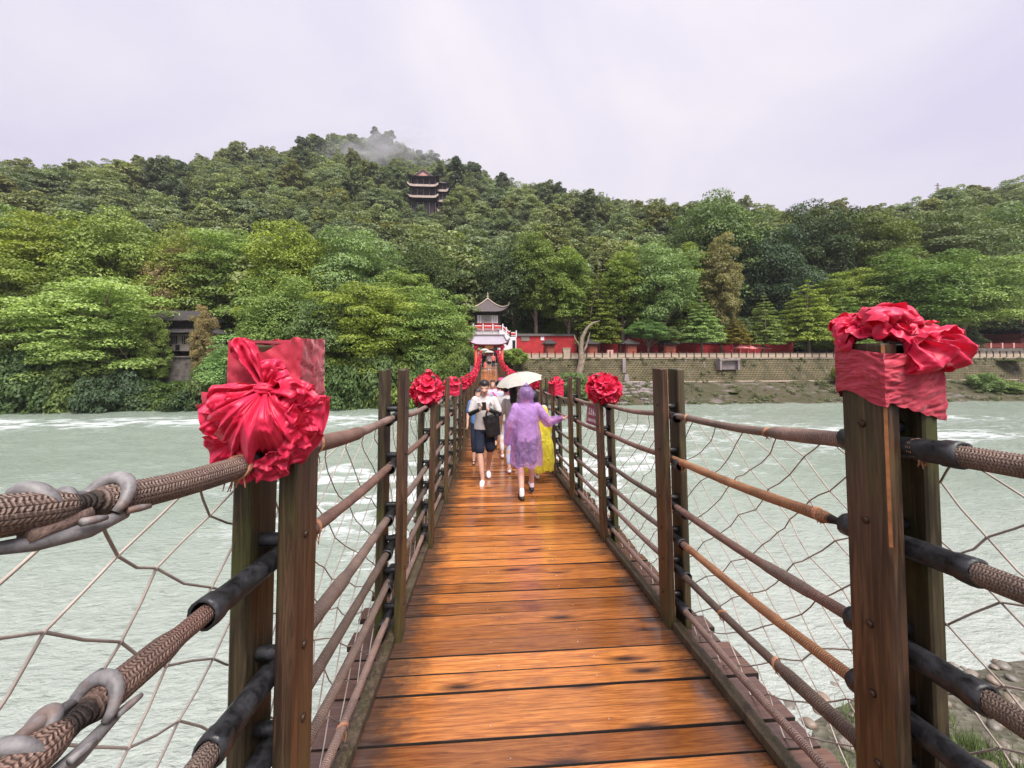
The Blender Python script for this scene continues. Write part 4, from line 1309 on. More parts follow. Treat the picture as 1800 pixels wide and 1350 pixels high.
for k in range(3):
    mb = MB(); mb.box((gr_.uniform(-.5, .5), 1.5, 1.55 - .25 * k), (1.1, .05, .14)); mb.build('red_board', M_REDP, gate)

# ---- pavilion above its white stair terrace
P0 = PX(858, 580, 54)
pav = tag(empty('pavilion', (P0.x, 56, PROM)), 'small square pavilion with grey tiled upswept roof behind the gate', 'pavilion')
tz = P0.z - PROM                                   # terrace height above the promenade
def pv(px, py, Yo=54): 
    q = PX(px, py, Yo); return q - Vector(pav.location)
mb = MB(); mb.box((0, 1.2, tz / 2), (4.4, 4.6, tz)); mb.build('terrace', M_WHITE, pav)
mb = MB(); mb.box((.1, -1.12, 1.25), (2.5, .08, 2.5)); mb.build('shade_panel', M_BLACK, pav)  # black panel added to darken the view through the gate, not an opening
# sloping flank of the stair
xr0 = pv(884, 580).x; xr1 = pv(897, 592).x; xr2 = pv(908, 592).x; zt = tz; zl = pv(897, 592).z
mb = MB(); mb.add([(xr0 - .5, -1.6, 0), (xr2, -1.6, 0), (xr2, -1.6, zl), (xr1, -1.6, zl), (xr0, -1.6, zt), (xr0 - .5, -1.6, zt), (xr0 - .5, 1.2, 0), (xr2, 1.2, 0), (xr2, 1.2, zl), (xr1, 1.2, zl), (xr0, 1.2, zt), (xr0 - .5, 1.2, zt)],
        [(0, 1, 2, 3, 4, 5), (11, 10, 9, 8, 7, 6), (1, 7, 8, 2), (2, 8, 9, 3), (3, 9, 10, 4), (4, 10, 11, 5), (0, 6, 7, 1), (5, 11, 6, 0)])
mb.build('stair_flank', M_WHITE, pav)
mb = MB(); mb.box(((xr1 + xr2) / 2 + .1, -1.62, zl * .42), (.42, .06, zl * .84)); mb.build('door', M_BLACK, pav)
def balustrade(p, q, n, parent):
    p, q = Vector(p), Vector(q)
    for i in range(n + 1):
        c = p.lerp(q, i / n); b = MB(); b.box(c + Vector((0, 0, .36)), (.16, .16, .72)); b.ball(c + Vector((0, 0, .80)), (.09, .09, .12), 8, 6); b.build('baluster', M_WHITE, parent)
    for i in range(n):
        a, c = p.lerp(q, (i + .14) / n), p.lerp(q, (i + .86) / n)
        b = MB(); b.tube([a + Vector((0, 0, .62)), c + Vector((0, 0, .62))], .055, 6); b.tube([a + Vector((0, 0, .16)), c + Vector((0, 0, .16))], .055, 6)
        b.build('handrail', M_WHITE, parent)
        b = MB(); b.tube([a + Vector((0, .03, .39)), c + Vector((0, .03, .39))], .16, 4, flat=1.0); b.build('red_panel', M_REDP, parent)
balustrade((-2.1, -1.3, tz), (xr0, -1.3, tz), 3, pav); balustrade((xr0, -1.45, tz), (xr1, -1.45, zl), 2, pav); balustrade((xr1, -1.45, zl), (xr2, -1.45, zl), 1, pav)
bz = tz
mb = MB(); mb.box((-.05, 1.4, bz + .65), (3.1, 3.0, 1.3)); mb.build('red_plinth', M_RED, pav)
zw0 = pv(858, 567, 55).z; zw1 = pv(858, 553, 55).z; ze = pv(858, 547, 55).z
for i in range(9):
    x = -1.42 + i * .34
    mb = MB(); mb.box((x, -.13, (zw0 + zw1) / 2), (.29, .05, zw1 - zw0)); w_ = mb.build('window', M_LATT if 1 < i < 6 else M_WHITE, pav)
    mb = MB()
    for k in range(3): mb.box((x, -.165, zw0 + (zw1 - zw0) * (.25 + .25 * k)), (.24, .02, .035))
    mb.box((x, -.163, (zw0 + zw1) / 2), (.03, .02, (zw1 - zw0) * .9)); mb.build('lattice_bar', M_BLACK if 1 < i < 6 else M_LATT, w_)
mb = MB(); mb.box((-.05, 1.4, (bz + 1.3 + ze) / 2), (2.95, 2.95, ze - bz - 1.3)); mb.box((-.05, 1.4, ze - .25), (3.3, 3.3, .5)); mb.build('timber_body', M_DKWOOD, pav)
for sx in (-1, 1):
    for sy in (-1, 1):
        mb = MB(); mb.lathe([(.12, 0), (.12, ze - bz)], 10, (-.05 + sx * 1.72, 1.4 + sy * 1.62, bz)); mb.build('column', M_DKWOOD, pav)
put('roof', roof_mesh(5.6, 5.2, 2.1, (M_TILE, M_DKWOOD), .0, .75, 1.35, 17, 11), pav, (-.05, 1.4, ze - .05))
hips(5.6, 5.2, 2.1, .05, .75, 1.35, .09, M_TAN, pav, (-.05, 1.4, ze - .02))
mb = MB(); mb.lathe([(.22, 0), (.10, .25), (.18, .4), (.06, .6), (.12, .75), (.03, 1.0), (.0, 1.3)], 10, (-.05, 1.4, ze + 2.0)); mb.build('finial', M_TAN, pav)

# ---- red temple walls along the promenade
def temple_wall(px0, px1, ytop, Yd, label, windows=(), strip=True):
    a, b = PX(px0, ytop, Yd), PX(px1, ytop, Yd)
    h = a.z - PROM; w = b.x - a.x
    root = tag(empty('temple_wall', ((a.x + b.x) / 2, Yd, PROM)), label, 'wall', 'red temple walls')
    mb = MB(); mb.box((0, 0, h / 2 + .25), (w, .5, h - .5)); mb.build('wall', M_RED, root)
    if strip:
        mb = MB(); mb.box((0, -.02, .25), (w, .56, .5)); mb.build('plinth', M_GREYW, root)
    n = max(2, int(w / 2.2))
    for i in range(n):
        mb = MB(); L = w / n
        c = -w / 2 + L * (i + .5)
        mb.add([(c - L / 2, -.48, h - .05), (c + L / 2, -.48, h - .05), (c + L / 2, .48, h - .05), (c - L / 2, .48, h - .05), (c - L / 2, 0, h + .32), (c + L / 2, 0, h + .32)],
               [(0, 1, 5, 4), (2, 3, 4, 5), (0, 4, 3), (1, 2, 5), (3, 2, 1, 0)]); mb.build('coping', M_TILED, root)
    for (wx, wz, ww, wh, mt) in windows:
        c = PX(wx, wz, Yd)
        mb = MB(); mb.box((c.x - root.location.x, -.28, c.z - PROM), (ww, .08, wh)); wd = mb.build('window', mt, root)
    return root
temple_wall(905, 1013, 590, 61, 'bright red wall with framed window just right of the pavilion', ((923, 595, 1.3, .8, M_GREYW), (953, 595, .55, .6, M_WHITE)))
temple_wall(1040, 1160, 592, 63, 'shaded dark red wall behind the broad trees', (), False)
temple_wall(1172, 1298, 603, 62, 'red wall behind the pale conical trees', ())
temple_wall(1296, 1392, 598, 64, 'red wall stretch behind the parasols', ())
mb = MB(); q = PX(1180, 594, 61.5); mb.box((0, 0, (q.z - PROM) / 2), (1.6, .5, q.z - PROM)); g_ = tag(mb.build('wall_pier', M_RED, None, (q.x, 61.3, PROM)), 'taller red pier at the left end of the red wall', 'wall')

# ---- kiosks
def kiosk(px0, px1, ytop, Yd, label, h=2.1):
    a, b = PX(px0, ytop, Yd), PX(px1, ytop, Yd)
    w = b.x - a.x
    root = tag(empty('kiosk', ((a.x + b.x) / 2, Yd, PROM)), label, 'kiosk', 'red kiosks on the promenade')
    mb = MB(); mb.box((0, 0, h / 2), (w, 2.0, h)); mb.build('body', M_DKRED, root)
    mb = MB()
    for k in range(6): mb.box((.1, -1.02, .3 + k * (h - .5) / 6), (w * .78, .06, (h - .5) / 6 - .02))
    mb.build('shutter', M_BRKRED, root)
    put('roof', roof_mesh(w * 1.35, 2.9, .85, (M_TILED, M_DKWOOD), w * .15, .12, 1.1), root, (0, 0, h))
kiosk(957, 973, 608, 57.5, 'red kiosk with hipped roof nearest the pavilion')
kiosk(1030, 1047, 611, 57.5, 'red kiosk beside the bare leaning trunk')
kiosk(1096, 1115, 611, 57.5, 'red kiosk behind the pale straight trunk')
kiosk(1162, 1183, 611, 57.5, 'red kiosk beside the taller wall pier')
mb = MB(); q = PX(995, 618, 57); mb.box((0, 0, .7), (1.1, .9, 1.4)); mb.box((0, 0, 1.45), (1.2, 1.0, .12)); tag(mb.build('stone_cabinet', M_TAN, None, (q.x, 57, PROM)), 'tan stone cabinet between two kiosks', 'cabinet')
mb = MB(); q = PX(1072, 616, 57); mb.box((0, 0, .6), (.9, .5, 1.2)); tag(mb.build('notice_stand', M_PINK, None, (q.x, 57, PROM)), 'small pink stand in front of the dark doorway', 'stand')

# ---- parasols
def parasol(px, py, Yd, rad, label, closed=False):
    q = PX(px, py, Yd); h = q.z - PROM
    root = tag(empty('parasol', (q.x, Yd, PROM)), label, 'parasol', 'parasols on the promenade')
    mb = MB(); mb.lathe([(.03, 0), (.03, h)], 6); mb.build('pole', M_WHITE, root)
    mb = MB()
    if closed: mb.lathe([(.04, h), (.16, h - .3), (.22, h - 1.0), (.26, h - 1.2)], 10)
    else: mb.lathe([(.0, h), (rad * .5, h - .2), (rad, h - .50), (rad * .98, h - .58), (rad * .5, h - .3), (0, h - .12)], 10)
    mb.build('canopy', M_CLOTH if closed else M_PARA, root, smooth=False)
parasol(1286, 601, 58, .2, 'closed red parasol left of the open pink ones', True)
for i, (px_, t_) in enumerate(((1302, 'leftmost open pink parasol before the red wall'), (1316, 'second open pink parasol before the red wall'), (1328, 'third open pink parasol before the red wall'), (1341, 'rightmost open pink parasol before the red wall'))):
    parasol(px_, 606 + (i % 2), 57.5 + i * .6, 1.25, t_)

# ---- right: terrace wall with pink rail and the old temple with curled eaves
q0, q1 = PX(1700, 612, 66), PX(1860, 612, 66)
tw = tag(empty('stone_terrace', ((q0.x + q1.x) / 2, 66, PROM)), 'dark stone terrace wall topped by a pink balustrade at the right', 'wall')
W_ = q1.x - q0.x
mb = MB(); mb.box((0, 0, (q0.z - PROM) / 2), (W_, .8, q0.z - PROM)); mb.build('wall', M_STONEW, tw)
hh = PX(1750, 604, 66).z - q0.z
for i in range(9):
    mb = MB(); mb.box((-W_ / 2 + W_ * i / 8, 0, q0.z - PROM + hh / 2 + .05), (.28, .28, hh + .2)); mb.build('post', M_PINK, tw)
for i in range(8):
    mb = MB(); mb.box((-W_ / 2 + W_ * (i + .5) / 8, 0, q0.z - PROM + hh * .5), (W_ / 8 - .3, .12, hh * .8)); mb.box((-W_ / 2 + W_ * (i + .5) / 8, 0, q0.z - PROM + hh * .97), (W_ / 8 - .3, .2, .12)); mb.build('panel', M_DKRED, tw)
tp = tag(empty('old_temple', (PX(1790, 600, 72).x, 72, PROM)), 'weathered temple with stacked curled grey eaves at the right edge', 'temple')
mb = MB(); mb.box((0, 0, 2.2), (8, 6, 4.4)); mb.build('hall', M_DKRED, tp)
for (px_, py_, w, d, h) in ((1800, 596, 11, 8, 1.6), (1792, 580, 8.6, 6.4, 1.5), (1784, 563, 6.6, 5, 1.5), (1776, 540, 4.6, 4, 1.3)):
    c = PX(px_, py_, 72); 
    put('roof', roof_mesh(w, d, h, (M_TILED, M_DKWOOD), w * .2, 1.3, 1.3), tp, (c.x - tp.location.x, 0, c.z - PROM))
    hips(w, d, h, w * .2, 1.3, 1.3, .12, M_EAVE, tp, (c.x - tp.location.x, 0, c.z - PROM + .03))
    mb = MB(); mb.box((c.x - tp.location.x, 0, c.z - PROM - .5), (w * .6, d * .6, 1.6)); mb.build('storey', M_DKWOOD, tp)

# ---- left: old house on a retaining wall among the trees
h0 = PX(305, 617, 52.5)
hs = tag(empty('old_house', (h0.x, 54.5, h0.z)), 'old grey tiled house half hidden in the left bank trees', 'house')
mb = MB(); mb.box((0, 0, 1.1), (7.4, 4.5, 2.2)); mb.build('wall', M_GREYW, hs)
put('roof', roof_mesh(8.6, 6.4, 1.1, (M_TILED, M_DKWOOD), 6.5, .2, 1.1), hs, (-.2, 0, 2.35))
mb = MB(); mb.box((-.6, .4, 3.5), (5.8, 3.2, .9)); mb.build('upper_wall', M_DKWOOD, hs)
put('roof', roof_mesh(7.4, 5.0, 1.5, (M_TILED, M_DKWOOD), 5.5, .35, 1.15), hs, (-.6, .4, 3.95))
for x in (-2.6, -1.2, .2, 1.7, 3.0):
    mb = MB(); mb.box((x, -2.28, 1.45), (.9, .07, 1.0)); w_ = mb.build('window', M_BLACK, hs)
    mb = MB()
    for k in (-1, 0, 1): mb.box((x + k * .25, -2.33, 1.45), (.06, .04, 1.0))
    mb.build('lattice_bar', M_GREYW, w_)
mb = MB(); mb.box((-.3, -2.27, .45), (.5, .06, .7)); mb.box((.7, -2.27, .45), (.5, .06, .7)); mb.build('door', M_BLACK, hs)
r0, r1 = PX(255, 628, 51.5), PX(370, 628, 51.5)
mb = MB(); mb.box((0, 0, -1.6), (r1.x - r0.x, 1.0, 3.2)); mb.box((0, -.1, .06), (r1.x - r0.x + .4, 1.2, .14))
tag(mb.build('retaining_wall', M_STONEW, None, ((r0.x + r1.x) / 2, 51.8, r0.z)), 'brownish retaining wall below the old grey house', 'wall')

# ---- hilltop tower
HY = 165.0
c0 = PX(748, 386, HY)
pg = tag(empty('hill_tower', (c0.x, HY, c0.z)), 'three storey dark timber tower with pale eaves on the wooded hill', 'tower')
def pz(py): return PX(748, py, HY).z - c0.z
def pxx(px): return PX(px, 340, HY).x - c0.x
def storey(xc, w, d, y0, z0, z1):
    mb = MB(); mb.box((xc, y0, (z0 + z1) / 2), (w * .8, d * .8, z1 - z0)); mb.build('storey', M_DKWOOD, pg)
    n = max(2, int(w / 2.4))
    for i in range(n + 1):
        mb = MB(); mb.box((xc - w * .45 + w * .9 * i / n, y0 - d * .45, (z0 + z1) / 2), (.28, .28, z1 - z0)); mb.build('column', M_COLM, pg)
def eave(xc, w, d, y0, z, h=.9, up=.55):
    put('eave', roof_mesh(w, d, h, (M_TILE, M_DKWOOD), w * .45, up, 1.2, thick=.2), pg, (xc, y0, z))
    mb = MB()
    for yy in (-d / 2, d / 2):
        for j in range(12):
            t0, t1 = -1 + j / 6, -1 + (j + 1) / 6
            f = lambda t: up * 1.8 * abs(t) ** 9
            mb.add([(xc + t0 * w / 2, y0 + yy - .12, z + f(t0) - .35), (xc + t1 * w / 2, y0 + yy - .12, z + f(t1) - .35), (xc + t1 * w / 2, y0 + yy - .12, z + f(t1) + .55), (xc + t0 * w / 2, y0 + yy - .12, z + f(t0) + .55),
                    (xc + t0 * w / 2, y0 + yy + .12, z + f(t0) - .35), (xc + t1 * w / 2, y0 + yy + .12, z + f(t1) - .35), (xc + t1 * w / 2, y0 + yy + .12, z + f(t1) + .55), (xc + t0 * w / 2, y0 + yy + .12, z + f(t0) + .55)],
                   [(0, 1, 2, 3), (7, 6, 5, 4), (3, 2, 6, 7), (1, 0, 4, 5)])
    mb.build('eave_band', M_EAVE, pg)
mxc = pxx(747); mw = pxx(770) - pxx(724)
storey(mxc, mw, 9, 0, pz(400), pz(361)); storey(mxc, mw, 9, 0, pz(353), pz(338)); storey(mxc, mw, 9, 0, pz(334), pz(320))
eave(mxc, mw + 1.6, 11, 0, pz(355)); eave(mxc, mw + 1.6, 11, 0, pz(336)); 
put('roof', roof_mesh(mw + 1.6, 11, 1.6, (M_TILE, M_DKWOOD), mw * .4, .9, 1.3, thick=.4), pg, (mxc, 0, pz(319)))
gw = pxx(762) - pxx(734)
mb = MB(); zg0, zg1 = pz(319), pz(308.5)
mb.add([(mxc - gw / 2, -4.6, zg0), (mxc + gw / 2, -4.6, zg0), (mxc, -4.6, zg1), (mxc - gw / 2, 4, zg0), (mxc + gw / 2, 4, zg0), (mxc, 4, zg1)], [(0, 1, 2), (5, 4, 3), (0, 2, 5, 3), (2, 1, 4, 5), (0, 3, 4, 1)]); mb.build('gable', M_PINK, pg)
mb = MB(); e_ = .45
for sx in (-1, 1):
    mb.tube([(mxc, -4.9, zg1 + .25), (mxc + sx * (gw / 2 + .5), -4.9, zg0 + .1)], .30, 5); mb.tube([(mxc, -4.9, zg1 + .25), (mxc, 4, zg1 + .25)], .3, 5)
mb.build('gable_trim', M_TILE, pg)
wxc = pxx(779); ww = pxx(786) - pxx(771)
storey(wxc, ww, 7, 1.5, pz(398), pz(377)); storey(wxc, ww, 7, 1.5, pz(371), pz(358)); storey(wxc, ww, 7, 1.5, pz(355), pz(341)); storey(wxc, ww, 7, 1.5, pz(337), pz(326))
for y_ in (374, 357, 339): eave(wxc, ww + 1.2, 8.2, 1.5, pz(y_), .8, .5)
put('roof', roof_mesh(ww + 1.4, 8.4, 2.2, (M_TILE, M_DKWOOD), .2, .8, 1.3, thick=.4), pg, (wxc, 1.5, pz(325)))
lxc = pxx(722); lw = pxx(732) - pxx(715)
storey(lxc, lw, 6, 2.5, pz(350), pz(341)); storey(lxc, lw, 6, 2.5, pz(337), pz(326)); eave(lxc, lw + 1.2, 7.2, 2.5, pz(339), .8, .5)
put('roof', roof_mesh(lw + 1.2, 7.2, 1.2, (M_TILE, M_DKWOOD), .6, .8, 1.3, thick=.4), pg, (lxc, 2.5, pz(325)))

# ---- lattice mast on the right ridge
mc = PX(1648, 348, 150)
ms = tag(empty('lattice_mast', (mc.x, 150, mc.z - 8)), 'thin grey lattice mast standing on the right hand ridge', 'mast')
mb = MB(); ht = 8 + (PX(1648, 322, 150).z - mc.z)
for sx in (-1, 1):
    for sy in (-1, 1): mb.tube([(sx * .8, sy * .8, 0), (sx * .14, sy * .14, ht)], [.09, .06], 5)
for k in range(10):
    z = ht * k / 10; z2 = ht * (k + 1) / 10; a = .8 - .66 * k / 10; b = .8 - .66 * (k + 1) / 10
    mb.tube([(-a, -a, z), (b, -b, z2)], .05, 4); mb.tube([(a, -a, z), (-b, -b, z2)], .05, 4)
mb.build('frame', M_GREYW, ms)
mb = MB(); mb.box((0, 0, ht * .93), (3.0, .16, .16)); mb.box((0, 0, ht * .83), (2.2, .16, .16)); mb.build('cross_arm', M_GREYW, ms)
# ================================================================== TREES
def mat_leaf(name, c_dark, c_mid, c_light, usecol=False, trans=.25):
    m = NT(name)
    t = m.n('ShaderNodeAttribute', attribute_name='tint').outputs['Color']
    tx, ty, tz_ = m.sep(t)[:3]
    r = m.rnd()
    f = m.math('ADD', m.math('MULTIPLY', tx, .75), m.math('MULTIPLY', ty, .25))
    c = m.ramp(f, [(0.1, c_dark), (0.5, c_mid), (0.9, c_light)])
    if usecol:
        oc = m.n('ShaderNodeObjectInfo').outputs['Color']
        c = m.mix(1.0, c, oc, 'MULTIPLY')
    hue = m.n('ShaderNodeHueSaturation', {'Hue': m.math('MULTIPLY_ADD', r, .040, .475), 'Saturation': m.math('MULTIPLY_ADD', r, -.3, 1.08), 'Value': m.math('MULTIPLY_ADD', m.math('FRACT', m.math('MULTIPLY', r, 7.31)), .60, .74), 'Color': c})
    m.P(base=hue.outputs[0], rough=.55, spec=.35)
    tr = m.n('ShaderNodeBsdfTranslucent'); m.set(tr.inputs[0], m.mix(1.0, hue.outputs[0], (1.35, 1.45, .6), 'MULTIPLY'))
    mx = m.n('ShaderNodeMixShader', {0: trans, 1: m.b.outputs[0], 2: tr.outputs[0]})
    m.nt.links.new(mx.outputs[0], m.out.inputs[0])
    return m.mat
M_LEAF = mat_leaf('bank_leaves', (.42, .45, .40), (.80, .85, .75), (1.30, 1.22, 1.1), True)
M_HLEAF = mat_leaf('hill_leaves', (.072, .104, .046), (.165, .215, .082), (.275, .320, .115))
M_HLEAF2 = mat_leaf('yellow_green_hill_leaves', (.085, .105, .036), (.195, .225, .070), (.30, .32, .11))
M_HLEAF3 = mat_leaf('dark_hill_leaves', (.050, .078, .040), (.110, .155, .070), (.185, .235, .105))
M_FLEAF = mat_leaf('fir_leaves', (.034, .056, .042), (.062, .094, .062), (.100, .130, .085))

def leaf_mesh(C, Rd, n, size, seed, mat, flat=.6, name='crown', lo=-.45, droop=0.0):
    """leaf sized rhombs over the skin of the clumps C with radii Rd"""
    rng = np.random.default_rng(seed)
    C = np.asarray(C); Rd = np.asarray(Rd)
    w = Rd ** 2; k = rng.choice(len(C), n, p=w / w.sum())
    d = rng.normal(size=(n, 3)); d /= np.linalg.norm(d, axis=1)[:, None]
    flip = (d[:, 2] < lo); d[flip, 2] *= -1
    sh = rng.uniform(.55, 1.08, n) ** .7
    off = d * (Rd[k] * sh)[:, None]; off[:, 2] *= flat
    if droop: off[:, 2] -= droop * (np.hypot(off[:, 0], off[:, 1]) ** 2) / np.maximum(Rd[k], .2)
    P = C[k] + off
    nr = d * np.array([.7, .7, .7]) + np.array([0, 0, .55]) + rng.normal(size=(n, 3)) * .42
    nr /= np.linalg.norm(nr, axis=1)[:, None]
    a = np.cross(nr, rng.normal(size=(n, 3))); a /= np.linalg.norm(a, axis=1)[:, None]
    b = np.cross(nr, a)
    s = size * rng.uniform(.6, 1.35, n)[:, None]
    V = np.stack([P + a * s * .75, P + b * s * .42 + nr * s * .10, P - a * s * .75, P - b * s * .42 + nr * s * .10], 1).reshape(-1, 3)
    F = np.arange(n * 4, dtype=np.int32).reshape(n, 4)
    ct = rng.uniform(.15, .85, len(C))
    tint = np.stack([np.clip(ct[k] * .55 + .45 * rng.uniform(0, 1, n), 0, 1), rng.uniform(0, 1, n), 0 * ct[k]], 1)
    return np_mesh(name, V, F, [mat], False, col=np.repeat(tint, 4, axis=0))
def limb_mesh(H, th, r0, tips, seed, name='trunk', mat=None, lean=0.3):
    rng = random.Random(seed); mb = MB()
    pts = []; 
    for i in range(7):
        s = i / 6
        pts.append(Vector((lean * s * math.sin(seed) + .12 * math.sin(s * 5 + seed), lean * s * math.cos(seed * 2) + .12 * math.cos(s * 4 + seed), th * s - .4 * (i == 0))))
    mb.tube(pts, [r0 * (1.25 if i == 0 else 1 - .085 * i) for i in range(7)], 8)
    top = pts[-1]
    for t in tips:
        t = Vector(t); st = pts[rng.choice((3, 4, 5, 6, 6))]
        mid = st.lerp(t, .5) + Vector((rng.uniform(-.3, .3), rng.uniform(-.3, .3), .25 * (t - st).length * .3))
        L = (t - st).length
        mb.tube([st, st.lerp(mid, .5), mid, t], [r0 * .42, r0 * .34, r0 * .24, r0 * .06], 5)
    return mb.mesh(name, mat or M_BARK, True)
def broad(seed, H, Rc, base, ncl, nleaf, size, flat=.6, mat=None, irregular=.3, ellip=1.0):
    """rounded crown: clumps over a lumpy ellipsoid"""
    rng = random.Random(seed)
    C = []; Rd = []
    cz = (H + base) / 2; hz = (H - base) / 2
    for k in range(ncl):
        z = 1 - 1.75 * (k + .5) / ncl; a = k * 2.39996 + rng.uniform(-.5, .5)
        q = math.sqrt(max(0, 1 - z * z))
        lump = 1 + irregular * mnoise.noise(Vector((math.cos(a) * 1.4, math.sin(a) * 1.4, z * 1.4 + seed * 3.3)))
        rr = rng.uniform(.62, .95) * lump
        C.append((math.cos(a) * q * Rc * rr, math.sin(a) * q * Rc * rr, cz + z * hz * rr * .92)); Rd.append(Rc * rng.uniform(.20, .36))
    for k in range(ncl // 4):
        a = rng.uniform(0, 6.28); q = rng.uniform(0, .55)
        C.append((math.cos(a) * q * Rc, math.sin(a) * q * Rc, cz + rng.uniform(-.6, .5) * hz)); Rd.append(Rc * rng.uniform(.25, .4))
    cm = leaf_mesh(C, Rd, nleaf, size, seed, mat or M_LEAF, flat)
    tips = [C[i] for i in rng.sample(range(len(C)), min(len(C), 16))]
    tm = limb_mesh(H, base + (H - base) * .45, .022 * H + .05, tips, seed)
    return cm, tm, H, Rc
def tiered(seed, H, Rc, base, tiers, nleaf, size, mat=None, flat=.45, power=.8, droop=.12):
    """pointed conifer like crown of drooping tiers"""
    rng = random.Random(seed); C = []; Rd = []
    for k in range(tiers):
        s = k / (tiers - 1); z = base + (H - base - .3) * s
        rad = Rc * (1 - s) ** power * rng.uniform(.85, 1.1) + .18
        nb = max(3, int(7 * (1 - s) + 3))
        for j in range(nb):
            a = j * 6.283 / nb + k * 1.1 + rng.uniform(-.25, .25)
            for q in ((.85, .45) if rad > .9 else (.7,)):
                C.append((math.cos(a) * rad * q, math.sin(a) * rad * q, z - .18 * rad * q + rng.uniform(-.15, .15))); Rd.append(max(.22, rad * .30))
    C.append((0, 0, H - .25)); Rd.append(.25)
    cm = leaf_mesh(C, Rd, nleaf, size, seed, mat or M_LEAF, flat, droop=droop)
    tm = limb_mesh(H, H * .80, .014 * H + .02, [C[i] for i in rng.sample(range(len(C)), min(len(C), 12))], seed, lean=.1)
    return cm, tm, H, Rc
PROT = {
    'b1': broad(1, 14, 5.2, 1.0, 110, 42000, .175), 'b2': broad(2, 15, 5.0, .8, 120, 42000, .175, irregular=.5), 'b3': broad(3, 13, 5.4, .6, 105, 42000, .175, .5, irregular=.55),
    'f1': broad(4, 15, 5.6, .8, 140, 46000, .175, .36, irregular=.5), 'f2': broad(5, 16, 5.4, .6, 145, 46000, .175, .36, irregular=.6),
    't1': broad(6, 17, 3.9, 2.5, 120, 42000, .170, .7, irregular=.4), 't2': broad(7, 16, 3.6, 1.2, 115, 42000, .170, .7, irregular=.5),
    'c1': tiered(8, 12, 3.0, 1.6, 15, 26000, .160), 'c2': tiered(9, 13, 2.8, 1.2, 17, 26000, .160, power=.6), 'c3': tiered(10, 12, 3.6, 1.8, 13, 30000, .165, power=.55),
    's1': broad(11, 3.4, 2.4, .1, 50, 14000, .145), 's2': broad(12, 2.8, 2.6, .0, 50, 14000, .145, .5),
}
BR, MG, DG, YG, YB = (.265, .355, .068), (.200, .285, .064), (.120, .180, .056), (.23, .27, .05), (.34, .225, .065)
rt = random.Random(21)
def tree(px, ytop, Y, proto, halfpx, col, label, name='bank_tree', cat='tree', group='trees along the far river bank', zb=None):
    cm, tm, H, Rc = PROT[proto]
    q = PX(px, ytop, Y)
    z0 = float(land(np.array([q.x]), np.array([Y]))[0]) if zb is None else zb
    if q.x > 3.2 and 55 < Y < 72: z0 = PROM
    yc = q.x * math.sin(TH) + Y * math.cos(TH)
    h = q.z - z0
    s = h / H; sw = (halfpx / FPX * yc) / Rc
    root = tag(empty(name, (q.x, Y, z0 - .05), rt.uniform(0, 6.28)), label, cat, group)
    a = put('trunk', tm, root, (0, 0, 0), (0, 0, 0), (sw, sw, s))
    up_ = 1.8 if (q.x > 3.2 and 55 < Y < 67) else (-2.2 if (q.x < -3 and Y < 57) else 0.0)
    b = put('crown', cm, root, (0, 0, up_), (0, 0, 0), (sw, sw, (h - up_) / H))
    b.color = (*col, 1)
    return root
